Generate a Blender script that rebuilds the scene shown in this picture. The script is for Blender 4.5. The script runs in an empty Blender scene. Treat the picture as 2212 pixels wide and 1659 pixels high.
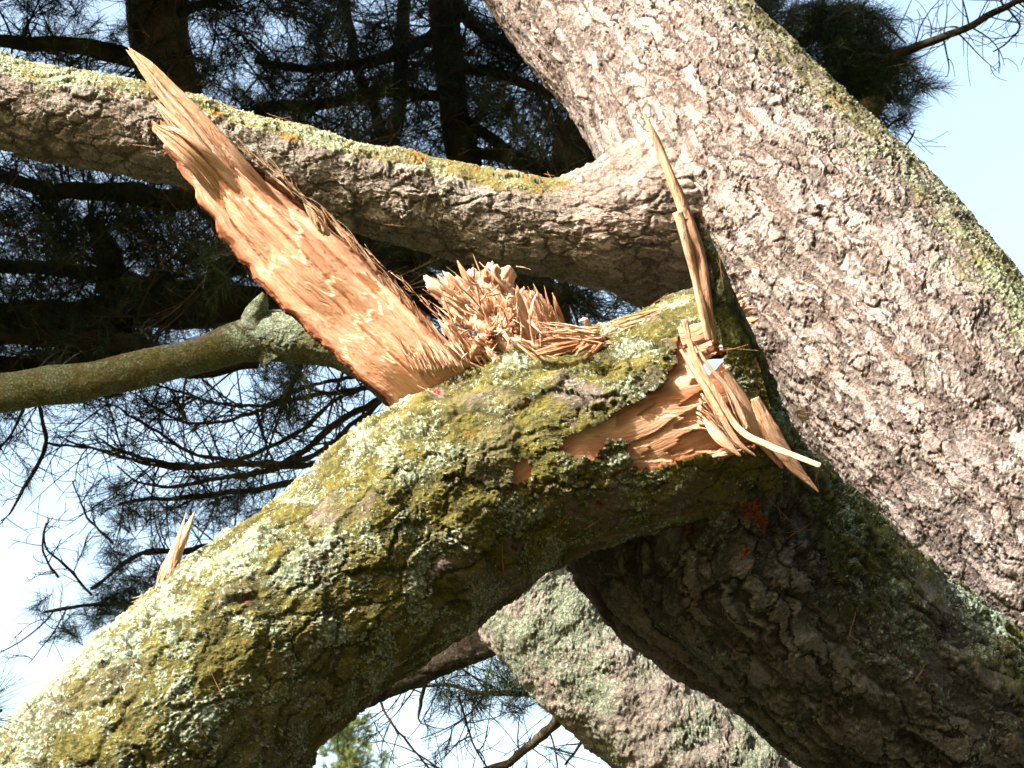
import bpy, math
import numpy as np
from mathutils import Vector

# ------------------------------------------------------------------ camera, sky, sun, exposure
scene = bpy.context.scene
PITCH = math.radians(35.0)
HFOV = math.radians(35.0)
CAMZ = 1.6
cam_data = bpy.data.cameras.new("camera")
cam = bpy.data.objects.new("camera", cam_data)
scene.collection.objects.link(cam)
cam.location = (0, 0, CAMZ)
cam.rotation_euler = (math.pi / 2 + PITCH, 0, 0)
cam_data.sensor_width = 36.0
cam_data.lens = 18.0 / math.tan(HFOV / 2)
cam_data.clip_start = 0.05
cam_data.clip_end = 3000
cam_data.dof.use_dof = True
cam_data.dof.focus_distance = 4.3
cam_data.dof.aperture_fstop = 8.0
scene.camera = cam

# direction towards the sun (camera frame: right, up, back -> world)
LC = np.array([-0.63, 0.74, 0.20]); LC /= np.linalg.norm(LC)
RT = np.array([1.0, 0, 0])
UP = np.array([0, -math.sin(PITCH), math.cos(PITCH)])
FW = np.array([0, math.cos(PITCH), math.sin(PITCH)])
SUN = LC[0] * RT + LC[1] * UP - LC[2] * FW
sun_el = math.asin(SUN[2])
sun_az = math.atan2(SUN[0], SUN[1])

world = bpy.data.worlds.new("World")
scene.world = world
world.use_nodes = True
wn = world.node_tree.nodes
wn.clear()
w_out = wn.new("ShaderNodeOutputWorld")
w_bg = wn.new("ShaderNodeBackground")
w_sky = wn.new("ShaderNodeTexSky")
w_sky.sky_type = 'NISHITA'
w_sky.sun_disc = False
w_sky.sun_elevation = sun_el
w_sky.sun_rotation = sun_az
w_sky.air_density = 1.8
w_sky.dust_density = 6.0
w_sky.ozone_density = 0.6
w_bg.inputs[1].default_value = 0.15
world.node_tree.links.new(w_sky.outputs[0], w_bg.inputs[0])
world.node_tree.links.new(w_bg.outputs[0], w_out.inputs[0])

sl = bpy.data.lights.new("sun", 'SUN')
sl.energy = 3.7
sl.angle = math.radians(0.5)
sl.color = (1.0, 0.94, 0.88)
so = bpy.data.objects.new("sun", sl)
scene.collection.objects.link(so)
so.rotation_euler = Vector(SUN).to_track_quat('Z', 'Y').to_euler()
so.location = (0, 0, 30)

scene.view_settings.view_transform = 'Standard'
scene.view_settings.look = 'None'
scene.view_settings.exposure = 2.0
scene.view_settings.gamma = 1.0
scene.render.engine = 'CYCLES'
scene.cycles.max_bounces = 4
scene.cycles.diffuse_bounces = 2
scene.cycles.caustics_reflective = False
scene.cycles.caustics_refractive = False

# ------------------------------------------------------------------ geometry helpers
F = 1106.0 / math.tan(HFOV / 2)
CAM = np.array([0, 0, CAMZ])
M_PX = 1.0 / F                      # metres per (pixel * metre of distance)


def W(px, py, d):
    """a point of the photograph's 2212 x 1659 picture at distance d, in world metres"""
    px = np.asarray(px, float)[..., None]; py = np.asarray(py, float)[..., None]; d = np.asarray(d, float)[..., None]
    return CAM + RT * ((px - 1106) / F * d) + UP * ((829.5 - py) / F * d) + FW * d


def PX(P):
    q = P - CAM
    d = q @ FW
    return 1106 + (q @ RT) / d * F, 829.5 - (q @ UP) / d * F, d


_perm = np.random.RandomState(7).permutation(256).astype(np.int64)
_perm = np.concatenate([_perm, _perm, _perm])
_grad = np.random.RandomState(8).normal(size=(256, 3))
_grad /= np.linalg.norm(_grad, axis=1)[:, None]


def pn(P):
    """gradient noise, about -0.6 .. 0.6"""
    P = np.asarray(P, float)
    i = np.floor(P).astype(np.int64); f = P - i; i &= 255
    u = f * f * f * (f * (f * 6 - 15) + 10)
    out = 0
    for a in (0, 1):
        wa = u[..., 0] if a else 1 - u[..., 0]
        pa = _perm[(i[..., 0] + a) & 255]
        for b in (0, 1):
            wb = wa * (u[..., 1] if b else 1 - u[..., 1])
            pb = _perm[pa + ((i[..., 1] + b) & 255)]
            for c in (0, 1):
                wc = wb * (u[..., 2] if c else 1 - u[..., 2])
                g = _grad[_perm[pb + ((i[..., 2] + c) & 255)]]
                out = out + wc * (g[..., 0] * (f[..., 0] - a) + g[..., 1] * (f[..., 1] - b) + g[..., 2] * (f[..., 2] - c))
    return out


def fbm(P, o=3):
    s = 0; a = 1.0
    for k in range(o):
        s = s + a * pn(P * 2 ** k + 17.3 * k); a *= 0.5
    return s


def sstep(a, b, x):
    t = np.clip((x - a) / (b - a), 0, 1)
    return t * t * (3 - 2 * t)


def catmull(P, n):
    """resample rows of P (N x k) to n rows"""
    P = np.asarray(P, float)
    Q = np.vstack([2 * P[0] - P[1], P, 2 * P[-1] - P[-2]])
    t = np.linspace(0, len(P) - 1, n)
    i = np.minimum(t.astype(int), len(P) - 2); f = (t - i)[:, None]
    a, b, c, d = Q[i], Q[i + 1], Q[i + 2], Q[i + 3]
    return 0.5 * (2 * b + (c - a) * f + (2 * a - 5 * b + 4 * c - d) * f * f + (3 * b - a - 3 * c + d) * f ** 3)


def even(P, R, step):
    """respace a dense polyline evenly"""
    s = np.concatenate([[0], np.cumsum(np.linalg.norm(np.diff(P, axis=0), axis=1))])
    n = max(int(s[-1] / step) + 1, 3)
    t = np.linspace(0, s[-1], n)
    return np.stack([np.interp(t, s, P[:, k]) for k in range(3)], 1), np.interp(t, s, R), t


def frames(P, s=None, win=0.0):
    T = np.gradient(P, axis=0); T /= np.linalg.norm(T, axis=1)[:, None] + 1e-12
    if win > 0:                                  # rings turn slowly through tight bends, so that they never cross
        g = np.arange(s[0], s[-1], .01); G = np.stack([np.interp(g, s, T[:, k]) for k in range(3)], 1)
        m = int(win / .01); kx = np.exp(-np.linspace(-2, 2, 2 * m + 1) ** 2); kx /= kx.sum()
        G = np.pad(G, ((m, m), (0, 0)), mode='edge')
        G = np.stack([np.convolve(G[:, k], kx, 'valid') for k in range(3)], 1)
        T = np.stack([np.interp(s, g, G[:, k]) for k in range(3)], 1); T /= np.linalg.norm(T, axis=1)[:, None]
    n = np.cross(T[0], FW)
    if np.linalg.norm(n) < 1e-3: n = np.cross(T[0], RT)
    n /= np.linalg.norm(n)
    N = np.empty_like(P)
    for k in range(len(P)):
        n = n - T[k] * (n @ T[k]); n /= np.linalg.norm(n) + 1e-12
        N[k] = n
    return T, N, np.cross(T, N)


def new_mesh(name, V, Fc, mats, attrs=None, parent=None, smooth=True, mat_idx=None):
    """V (n,3); Fc list of face arrays (each m x k) -> ONE mesh object"""
    me = bpy.data.meshes.new(name)
    if isinstance(Fc, np.ndarray): Fc = [Fc]
    Fc = [np.asarray(f, np.int32) for f in Fc if len(f)]
    nl = sum(f.size for f in Fc); nf = sum(len(f) for f in Fc)
    me.vertices.add(len(V)); me.vertices.foreach_set('co', np.asarray(V, np.float32).ravel())
    me.loops.add(nl); me.loops.foreach_set('vertex_index', np.concatenate([f.ravel() for f in Fc]))
    me.polygons.add(nf)
    tot = np.concatenate([np.full(len(f), f.shape[1], np.int32) for f in Fc])
    st = np.concatenate([[0], np.cumsum(tot)[:-1]]).astype(np.int32)
    me.polygons.foreach_set('loop_start', st)
    try: me.polygons.foreach_set('loop_total', tot)
    except Exception: pass
    for m in (mats if isinstance(mats, (list, tuple)) else [mats]): me.materials.append(m)
    if mat_idx is not None: me.polygons.foreach_set('material_index', np.asarray(mat_idx, np.int32))
    me.polygons.foreach_set('use_smooth', np.full(nf, smooth))
    for k, a in (attrs or {}).items():
        a = np.asarray(a, np.float32)
        at = me.attributes.new(k, 'FLOAT_VECTOR' if a.ndim == 2 else 'FLOAT', 'POINT')
        at.data.foreach_set('vector' if a.ndim == 2 else 'value', a.ravel())
    me.update(calc_edges=True)
    o = bpy.data.objects.new(name, me)
    scene.collection.objects.link(o)
    if parent is not None:
        o.parent = parent
        if parent.type == 'EMPTY': o.location = -Vector(parent.location)   # meshes are written in world coordinates
    return o


def thing(name, label, cat, loc=(0, 0, 0), group=None):
    o = bpy.data.objects.new(name, None)
    scene.collection.objects.link(o)
    o.empty_display_size = 0.2
    o.location = loc
    o['label'] = label; o['category'] = cat
    if group: o['group'] = group
    return o


def grid_faces(nr, nc, wrap=True):
    i = np.arange(nr - 1)[:, None]; j = np.arange(nc if wrap else nc - 1)[None, :]
    j2 = (j + 1) % nc
    return np.stack([i * nc + j, i * nc + j2, (i + 1) * nc + j2, (i + 1) * nc + j], -1).reshape(-1, 4)


def px_path(pts, front=True):
    """rows (px, py, distance of the near side, radius in px) -> dense centres, radii"""
    A = catmull(pts, 60 * len(pts))
    r = np.maximum(A[:, 3], 0.3) * A[:, 2] * M_PX
    d = A[:, 2] + (r if front else 0)
    r = A[:, 3] * d * M_PX
    return W(A[:, 0], A[:, 1], d), r


def px_pairs(pairs):
    """rows (leftx, lefty, rightx, righty, distance of near side); the radius is measured square to the middle line"""
    Q = np.array(pairs, float); c = (Q[:, :2] + Q[:, 2:4]) / 2
    t = np.gradient(c, axis=0); t /= np.linalg.norm(t, axis=1)[:, None]
    w = Q[:, 2:4] - Q[:, :2]
    r = np.abs(w[:, 0] * t[:, 1] - w[:, 1] * t[:, 0]) / 2
    return px_path(np.column_stack([c, Q[:, 4], r]))


def px_edge(rows):
    """rows (edge x, edge y, radius px, distance): the edge is on the right going up"""
    Q = np.array(rows, float); t = np.gradient(Q[:, :2], axis=0); t /= np.linalg.norm(t, axis=1)[:, None]
    n = np.stack([t[:, 1], -t[:, 0]], 1)
    n *= np.sign(n[:, 1:2]) * 1.0
    c = Q[:, :2] + n * Q[:, 2:3]
    return px_path(np.column_stack([c, Q[:, 3], Q[:, 2]]))


def tube(P, R, step, seed=0, lump=0.05, lump_scale=3.0, knots=()):
    """dense tube with a lumpy outline, finest on the near side and inside the picture"""
    C0, r0, s0 = even(P, R, 0.02)
    x, y, d = PX(C0)
    m = 1.5 * r0 / d * F + 60
    ins = (x > -m) & (x < 2212 + m) & (y > -m) & (y < 1659 + m)
    w = np.where(ins, 1 / step, 1 / 0.04)
    q = np.concatenate([[0], np.cumsum((w[1:] + w[:-1]) / 2 * np.diff(s0))])
    t = np.linspace(0, q[-1], int(q[-1]) + 2); s = np.interp(t, q, s0)
    C = np.stack([np.interp(s, s0, C0[:, k]) for k in range(3)], 1); r = np.interp(s, s0, r0)
    T, N, B = frames(C, s, float(np.median(r)) * 1.2)
    rin = r[np.interp(s, s0, ins.astype(float)) > .5].max() if ins.any() else r.max()
    k = 0.55
    nc = int(max(12, 2 * math.pi * rin * (1 - k) / step))
    v = (CAM - C); th0 = math.atan2(np.median((v * B).sum(1)), np.median((v * N).sum(1)))
    ph = np.linspace(0, 2 * math.pi, nc, endpoint=False)
    th = ph - k * np.sin(ph - th0)
    dirs = N[:, None] * np.cos(th)[None, :, None] + B[:, None] * np.sin(th)[None, :, None]
    unit = np.stack([np.cos(th)[None] * r[:, None], np.sin(th)[None] * r[:, None], np.repeat(s[:, None], nc, 1)], -1)
    rr = r[:, None] * (1 + lump * 2 * fbm(unit * lump_scale + seed * 5.1, 3))
    V = C[:, None] + dirs * rr[..., None]
    for (kp, kr, kh) in knots:
        dist = np.linalg.norm(V - kp, axis=-1)
        V = V + dirs * (kh * np.exp(-(dist / kr) ** 2))[..., None]
    co = unit + seed * 3.7
    return V.reshape(-1, 3), grid_faces(len(C), nc), co.reshape(-1, 3), dirs.reshape(-1, 3), len(C), nc, C


def vnorm(V, nr, nc):
    G = V.reshape(nr, nc, 3)
    a = np.gradient(G, axis=0); b = np.roll(G, -1, 1) - np.roll(G, 1, 1)
    n = np.cross(b, a); n /= np.linalg.norm(n, axis=-1)[..., None] + 1e-12
    return n.reshape(-1, 3)


def inpoly(x, y, poly):
    poly = np.asarray(poly, float); ins = np.zeros(x.shape, bool)
    x0, y0 = poly[-1]
    for x1, y1 in poly:
        c = ((y1 > y) != (y0 > y))
        with np.errstate(divide='ignore', invalid='ignore'):
            ins ^= c & (x < (x0 - x1) * (y - y1) / (y0 - y1 + 1e-12) + x1)
        x0, y0 = x1, y1
    return ins


# ------------------------------------------------------------------ node helpers
class NT:
    def __init__(self, name):
        self.m = bpy.data.materials.new(name); self.m.use_nodes = True
        self.t = self.m.node_tree; self.t.nodes.clear()
        self.out = self.n('ShaderNodeOutputMaterial')

    def n(self, t, **k):
        x = self.t.nodes.new(t)
        for a, b in k.items(): setattr(x, a, b)
        return x

    def put(self, s, v):
        if hasattr(v, 'is_output'): self.t.links.new(v, s)
        elif isinstance(v, (tuple, list)) and s.type == 'RGBA': s.default_value = (*v, 1) if len(v) == 3 else v
        else: s.default_value = v

    def attr(self, name, vec=False):
        a = self.n('ShaderNodeAttribute'); a.attribute_name = name
        return a.outputs['Vector' if vec else 'Fac']

    def math(self, op, a, b=0.0, c=0.0, clamp=False):
        x = self.n('ShaderNodeMath', operation=op); x.use_clamp = clamp
        self.put(x.inputs[0], a); self.put(x.inputs[1], b); self.put(x.inputs[2], c)
        return x.outputs[0]

    def vm(self, op, a, b=(0, 0, 0), c=None, scale=None):
        x = self.n('ShaderNodeVectorMath', operation=op)
        self.put(x.inputs[0], a); self.put(x.inputs[1], b)
        if c is not None: self.put(x.inputs[2], c)
        if scale is not None: self.put(x.inputs['Scale'], scale)
        return x.outputs['Value'] if op in ('DOT_PRODUCT', 'LENGTH', 'DISTANCE') else x.outputs['Vector']

    def noise(self, v, scale, detail=3.0, rough=0.55, out='Fac', dist=0.0):
        x = self.n('ShaderNodeTexNoise'); self.put(x.inputs['Vector'], v); self.put(x.inputs['Scale'], scale)
        x.inputs['Detail'].default_value = detail; x.inputs['Roughness'].default_value = rough
        x.inputs['Distortion'].default_value = dist
        return x.outputs[out]

    def vor(self, v, scale, feature='F1', rnd=1.0):
        x = self.n('ShaderNodeTexVoronoi', feature=feature); self.put(x.inputs['Vector'], v)
        self.put(x.inputs['Scale'], scale); x.inputs['Randomness'].default_value = rnd
        return x

    def mr(self, v, a, b, c=0.0, d=1.0, smooth=True):
        x = self.n('ShaderNodeMapRange', interpolation_type='SMOOTHSTEP' if smooth else 'LINEAR')
        self.put(x.inputs[0], v); self.put(x.inputs[1], a); self.put(x.inputs[2], b); self.put(x.inputs[3], c); self.put(x.inputs[4], d)
        return x.outputs[0]

    def mix(self, f, a, b, blend='MIX'):
        x = self.n('ShaderNodeMix', data_type='RGBA', blend_type=blend)
        self.put(x.inputs[0], f); self.put(x.inputs[6], a); self.put(x.inputs[7], b)
        return x.outputs[2]

    def finish(self, col, rough=0.9, height=None, disp_scale=1.0, method='BOTH', spec=0.2, bump=None, bump_d=0.002, trans=0.0, coat=None):
        b = self.n('ShaderNodeBsdfPrincipled')
        self.put(b.inputs['Base Color'], col); self.put(b.inputs['Roughness'], rough)
        b.inputs['Specular IOR Level'].default_value = spec
        if bump is not None:
            bb = self.n('ShaderNodeBump'); bb.inputs['Strength'].default_value = 1.0; bb.inputs['Distance'].default_value = bump_d
            self.put(bb.inputs['Height'], bump); self.put(b.inputs['Normal'], bb.outputs[0])
        sh = b.outputs[0]
        if trans > 0:
            tr = self.n('ShaderNodeBsdfTranslucent'); self.put(tr.inputs[0], col)
            mx = self.n('ShaderNodeMixShader'); mx.inputs[0].default_value = trans
            self.t.links.new(sh, mx.inputs[1]); self.t.links.new(tr.outputs[0], mx.inputs[2]); sh = mx.outputs[0]
        self.t.links.new(sh, self.out.inputs['Surface'])
        if height is not None:
            d = self.n('ShaderNodeDisplacement'); d.inputs['Midlevel'].default_value = 0.0
            d.inputs['Scale'].default_value = disp_scale
            self.put(d.inputs['Height'], height); self.t.links.new(d.outputs[0], self.out.inputs['Displacement'])
            self.m.displacement_method = method
        return self.m


def bark(name, scale=26, aniso=0.6, crackw=0.10, H=0.012, c1=(.40, .33, .29), c2=(.26, .21, .18), c3=(.36, .22, .17), c4=None,
         crack=(.06, .045, .035), moss=((.16, .16, .025), (.26, .22, .04)), lichen=((.52, .56, .44), (.36, .42, .34)), crack_mix=0.7,
         orange=(.42, .20, .03), orange_amt=0.0, moss_scale=14, lich_scale=16, flake=1.0, red=0.0, coarse=0.5, plate=1.0, ridge=0.0, tf=1.0, sf=1.0, method='DISPLACEMENT'):
    g = NT(name)
    if c4 is None: c4 = tuple(min(.75, v * 1.5) for v in c1)
    co = g.attr('bark_co', True)
    wc = g.vm('SUBTRACT', g.noise(co, 8, 5, 0.62, 'Color'), (0.5, 0.5, 0.5))
    cw = g.vm('ADD', co, g.vm('SCALE', wc, scale=0.13))
    fine_c = g.n('ShaderNodeTexNoise'); g.put(fine_c.inputs['Vector'], co); fine_c.inputs['Scale'].default_value = 95
    fine_c.inputs['Detail'].default_value = 4; fine_c.inputs['Roughness'].default_value = .68
    fine = fine_c.outputs['Fac']
    cw = g.vm('ADD', cw, g.vm('SCALE', g.vm('SUBTRACT', fine_c.outputs['Color'], (.5, .5, .5)), scale=0.016))
    mid = g.n('ShaderNodeTexNoise'); g.put(mid.inputs['Vector'], co); mid.inputs['Scale'].default_value = 7
    mid.inputs['Detail'].default_value = 5; mid.inputs['Roughness'].default_value = .6
    midc = g.n('ShaderNodeSeparateColor'); g.t.links.new(mid.outputs['Color'], midc.inputs[0])
    mR, mG, mB = midc.outputs
    pv = g.vm('MULTIPLY', cw, (1, 1, aniso))
    e = g.vor(pv, scale, 'DISTANCE_TO_EDGE').outputs['Distance']
    f1 = g.vor(pv, scale, 'F1'); idc = f1.outputs['Color']
    tilt = g.math('MULTIPLY', g.vm('DOT_PRODUCT', g.vm('SUBTRACT', pv, f1.outputs['Position']), g.vm('SUBTRACT', idc, (0.5, 0.5, 0.5))), scale * 1.6)
    ids = g.n('ShaderNodeSeparateColor'); g.t.links.new(idc, ids.inputs[0]); idr, idg, idb = ids.outputs
    # cracks open and close along their way
    cwid = g.mr(g.math('ADD', g.math('MULTIPLY', mG, .7), g.math('MULTIPLY', idb, .3)), 0.38, 0.68, crackw * 0.05, crackw * 1.9)
    ck = g.mr(e, 0.0, cwid)
    pv2 = g.vm('ADD', pv, (3.1, 1.7, 0.4))
    f2 = g.vor(pv2, scale * 2.7, 'F1')
    ids2 = g.n('ShaderNodeSeparateColor'); g.t.links.new(f2.outputs['Color'], ids2.inputs[0]); id2, id2g, _b = ids2.outputs
    t2 = g.math('MULTIPLY', g.vm('DOT_PRODUCT', g.vm('SUBTRACT', pv2, f2.outputs['Position']), g.vm('SUBTRACT', f2.outputs['Color'], (0.5, 0.5, 0.5))), scale * 4)
    tn = g.noise(g.vm('MULTIPLY', cw, (1, 1, aniso * 0.8)), scale * 1.0, 4, 0.62)
    ter = g.math('SNAP', tn, 0.07)
    ter2 = g.math('SNAP', g.math('ADD', g.math('MULTIPLY', tn, .5), g.math('MULTIPLY', mB, .6)), 0.05)
    h = g.math('MULTIPLY', ck, g.math('MULTIPLY', g.math('ADD', g.math('MULTIPLY', idr, 0.6), g.math('ADD', 0.3, g.math('MULTIPLY', tilt, 0.7 * flake * tf))), plate))
    h = g.math('ADD', h, g.math('MULTIPLY', g.math('ADD', id2, g.math('MULTIPLY', t2, 0.7)), 0.17 * flake * sf))
    calm = g.mr(mR, .38, .62, .45, 1.25)
    h = g.math('MULTIPLY', h, calm)
    h = g.math('ADD', h, g.math('MULTIPLY', ter, 1.7 * flake * tf))
    h = g.math('ADD', h, g.math('MULTIPLY', ter2, 2.6 * flake * tf))
    h = g.math('ADD', h, g.math('MULTIPLY', fine, 0.28 * tf))
    h = g.math('ADD', h, g.math('MULTIPLY', mR, 2.4 * coarse))
    if ridge > 0:
        rn = g.noise(g.vm('MULTIPLY', cw, (1, 1, .16)), scale * .62, 4, .6)
        rg = g.math('ABSOLUTE', g.math('SUBTRACT', rn, .5)); rgm = g.mr(rg, 0.0, 0.09)
        h = g.math('ADD', h, g.math('MULTIPLY', rgm, ridge))
        ck = g.math('MULTIPLY', ck, g.math('ADD', .25, g.math('MULTIPLY', rgm, .75)))
    # colour of the bare bark
    col = g.mix(g.mr(fine, 0.40, 0.62), c2, c1)
    col = g.mix(g.math('MULTIPLY', g.mr(g.math('ADD', g.math('MULTIPLY', id2, .5), g.math('MULTIPLY', idg, .5)), 0.5, 0.8), 0.75), col, c4)
    col = g.mix(g.math('MULTIPLY', g.mr(g.math('ADD', g.math('MULTIPLY', id2g, 0.45), g.math('MULTIPLY', mB, 0.9)), 0.62, 0.82), 0.35 + red), col, c3)
    low = g.mr(g.math('ADD', ter2, g.math('MULTIPLY', tn, .5)), .62, .72)
    col = g.mix(g.math('MULTIPLY', g.math('SUBTRACT', 1.0, low), .28), col, tuple(v * .62 for v in c2))
    cm = g.math('MULTIPLY', g.math('SUBTRACT', 1.0, ck), crack_mix)
    col = g.mix(cm, col, crack)
    col = g.mix(g.attr('pale'), col, g.mix(1.0, col, (1.2, 1.12, 1.13), 'MULTIPLY'))
    scm = g.mr(g.math('MULTIPLY', g.attr('scar'), g.math('ADD', 1.0, g.math('MULTIPLY', g.math('SUBTRACT', tn, .5), 6.0))), .5, .62)
    mo = g.math('SUBTRACT', g.attr('moss'), g.attr('scar')); li = g.math('SUBTRACT', g.attr('lichen'), g.attr('scar'))
    col = g.mix(scm, col, g.mix(g.mr(fine, .4, .6), (.08, .028, .018), (.25, .08, .035)))
    mn = g.noise(cw, moss_scale, 5, 0.65)
    mm = g.mr(g.math('ADD', g.math('ADD', g.math('MULTIPLY', mn, 0.8), g.math('MULTIPLY', fine, 0.35)), g.math('SUBTRACT', mo, 1.0)), 0.02, 0.13)
    mcol = g.mix(g.mr(g.math('ADD', g.math('MULTIPLY', mG, .5), g.math('MULTIPLY', id2, .3)), 0.3, 0.55), moss[0], moss[1])
    mcol = g.mix(g.math('MULTIPLY', g.mr(fine, .45, .65), .5), mcol, tuple(v * 1.5 for v in moss[1]))
    mcol = g.mix(g.math('MULTIPLY', g.mr(idr, .5, .95), .4), mcol, c2)
    mcol = g.mix(g.math('MULTIPLY', cm, 0.9), mcol, (crack[0] * .8, crack[1] * 1.0, crack[2] * .5))
    col = g.mix(g.math('MULTIPLY', mm, 0.9), col, mcol)
    if orange_amt > 0:
        om = g.mr(g.noise(g.vm('ADD', cw, (5, 5, 5)), 24, 5, 0.65), 0.72 - orange_amt, 0.77 - orange_amt)
        col = g.mix(g.math('MULTIPLY', om, g.mr(mo, 0.2, 0.6)), col, orange)
    # crusty lichen: small lobes crowding into patches
    lv = g.vm('ADD', cw, (1.3, 8.2, 2.2))
    ln = g.noise(lv, lich_scale * .55, 2, 0.5)
    l2 = g.noise(lv, lich_scale * 4.4, 4, 0.75)
    lob = g.vor(g.vm('ADD', co, g.vm('SCALE', g.vm('SUBTRACT', fine_c.outputs['Color'], (.5, .5, .5)), scale=0.02)), 125, 'F1').outputs['Distance']
    ls = g.math('ADD', g.math('ADD', g.math('MULTIPLY', ln, 0.8), g.math('MULTIPLY', l2, 1.0)), g.math('SUBTRACT', g.math('MULTIPLY', g.math('SUBTRACT', .5, lob), .16), .4))
    lm = g.math('MULTIPLY', g.mr(g.math('ADD', ls, g.math('SUBTRACT', li, 1.0)), 0.0, 0.035), g.mr(ck, .1, .6, .35, 1.0))
    lcol = g.mix(g.mr(fine, 0.38, 0.62), lichen[1], lichen[0])
    lcol = g.mix(g.mr(lob, 0.22, 0.68), lcol, tuple(v * k for v, k in zip(lichen[1], (.5, .55, .42))))
    col = g.mix(g.math('MULTIPLY', lm, 0.95), col, lcol)
    h = g.math('ADD', h, g.math('MULTIPLY', lm, g.math('ADD', 0.10, g.math('MULTIPLY', g.math('SUBTRACT', 0.7, lob), 0.5))))
    col = g.mix(1.0, col, g.mix(fine, (.68, .68, .68), (1.32, 1.32, 1.32)), 'MULTIPLY')
    bh = g.math('ADD', g.noise(co, 210, 3, .7), g.math('MULTIPLY', fine, 1.2))
    return g.finish(col, 0.92, g.math('MULTIPLY', g.math('SUBTRACT', h, 3.0), g.attr('relief')), H, method, bump=bh, bump_d=0.005)


def wood(name, c1=(.56, .32, .185), c2=(.66, .44, .29), c3=(.42, .16, .065), c4=(.20, .06, .03), streak=0.5, disp=0.006, rough=0.6, method='DISPLACEMENT', dark=0.5):
    g = NT(name)
    co = g.attr('wood_co', True)
    wv = g.vm('SCALE', g.vm('SUBTRACT', g.noise(co, 5, 3, 0.5, 'Color'), (0.5, 0.5, 0.5)), scale=0.07)
    cw = g.vm('ADD', co, wv)
    f1 = g.noise(g.vm('MULTIPLY', cw, (1, 1, 0.05)), 55, 5, 0.62)
    f2 = g.noise(g.vm('MULTIPLY', cw, (1, 1, 0.035)), 210, 4, 0.6)
    pat = g.noise(g.vm('MULTIPLY', cw, (1, 1, 0.35)), 10, 5, 0.62)
    torn = g.noise(g.vm('MULTIPLY', cw, (1, 1, 0.35)), 15, 5, 0.62)
    col = g.mix(g.mr(f1, 0.35, 0.65), c1, c2)
    col = g.mix(g.math('MULTIPLY', g.mr(pat, 0.5, 0.68), 0.55 * streak + 0.1), col, c3)
    col = g.mix(g.math('MULTIPLY', g.mr(f2, 0.54, 0.68), streak), col, c3)
    col = g.mix(g.math('MULTIPLY', g.mr(g.noise(g.vm('MULTIPLY', cw, (1, 1, 0.10)), 30, 4, 0.7), 0.60, 0.70), dark), col, c4)
    col = g.mix(g.math('MULTIPLY', g.attr('stain'), 0.9), col, g.mix(g.mr(torn, .35, .65), c4, c3))
    h = g.math('ADD', g.math('MULTIPLY', f1, 0.55), g.math('ADD', g.math('MULTIPLY', f2, 0.25), g.math('MULTIPLY', g.math('SNAP', torn, 0.09), 1.6)))
    if method == 'BUMP':
        return g.finish(col, rough, spec=.35, bump=g.math('ADD', f1, g.math('MULTIPLY', f2, .5)), bump_d=disp)
    return g.finish(col, rough, g.math('SUBTRACT', h, 1.1), disp, method, spec=0.35, bump=f2, bump_d=.0025)


def simple(name, c1, c2, scale=8, rough=0.9, trans=0.0):
    g = NT(name)
    tc = g.n('ShaderNodeTexCoord').outputs['Object']
    n = g.noise(tc, scale, 4, 0.6)
    return g.finish(g.mix(g.mr(n, 0.35, 0.65), c1, c2), rough, trans=trans, spec=0.25)


M = {}
M['trunk'] = bark('pale_scaly_bark', scale=24, aniso=0.45, H=0.0078, tf=.62, sf=1.6, ridge=.6, c1=(.42, .37, .355), c2=(.29, .248, .236), c3=(.33, .22, .185), c4=(.52, .485, .47), crack=(.05, .035, .028),
                  moss=((.12, .125, .04), (.20, .20, .07)), lichen=((.52, .56, .45), (.36, .40, .29)), red=0.0, coarse=0.25, crack_mix=.9, plate=1.3, crackw=.075)
M['side_limb'] = bark('grey_limb_bark', scale=17, aniso=0.6, H=0.010, c1=(.29, .26, .235), c2=(.17, .15, .13), c3=(.20, .16, .125), c4=(.40, .375, .35), crack_mix=.7, plate=1.2, crackw=.11,
                      moss=((.12, .115, .035), (.18, .17, .05)), lichen=((.50, .53, .43), (.33, .38, .28)), orange_amt=0.15, orange=(.30, .14, .02))
M['limb'] = bark('mossy_lichen_bark', scale=14, aniso=0.5, H=0.0115, c1=(.165, .145, .125), c2=(.095, .085, .07), c3=(.20, .125, .095), crack=(.03, .025, .012), crack_mix=.75, crackw=.12,
                 moss=((.062, .062, .013), (.135, .122, .022)), lichen=((.48, .53, .44), (.29, .345, .28)), orange_amt=0.075, orange=(.20, .10, .018),
                 lich_scale=17, moss_scale=8, plate=1.1, coarse=.6)
M['stem'] = bark('dark_plated_bark', scale=14, aniso=0.32, crackw=0.12, H=0.0125, tf=.75, c1=(.175, .175, .178), c2=(.10, .10, .10), c3=(.15, .10, .08), c4=(.21, .21, .212),
                 crack=(.012, .009, .007), moss=((.045, .06, .016), (.11, .125, .025)), lichen=((.36, .44, .39), (.22, .29, .25)), lich_scale=12, flake=1.0, ridge=1.1, coarse=.5, crack_mix=.85)
M['rear'] = bark('fine_lichen_bark', scale=34, aniso=0.8, H=0.0055, c1=(.28, .25, .22), c2=(.18, .16, .14), c3=(.25, .20, .155), crack_mix=.5,
                 moss=((.11, .115, .04), (.16, .16, .06)), lichen=((.38, .42, .33), (.24, .29, .23)), lich_scale=18)
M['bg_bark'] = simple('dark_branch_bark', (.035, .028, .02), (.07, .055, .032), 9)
M['bg_bark_lit'] = simple('sunlit_brown_bark', (.36, .26, .19), (.17, .12, .09), 14)  # paler copy of the branch bark, sunlight on the left trunk put into the colour
M['bg_moss'] = simple('mossy_branch_bark', (.055, .05, .02), (.10, .09, .04), 10)
M['twig'] = simple('twig_bark', (.045, .035, .025), (.13, .105, .065), 3)
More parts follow.
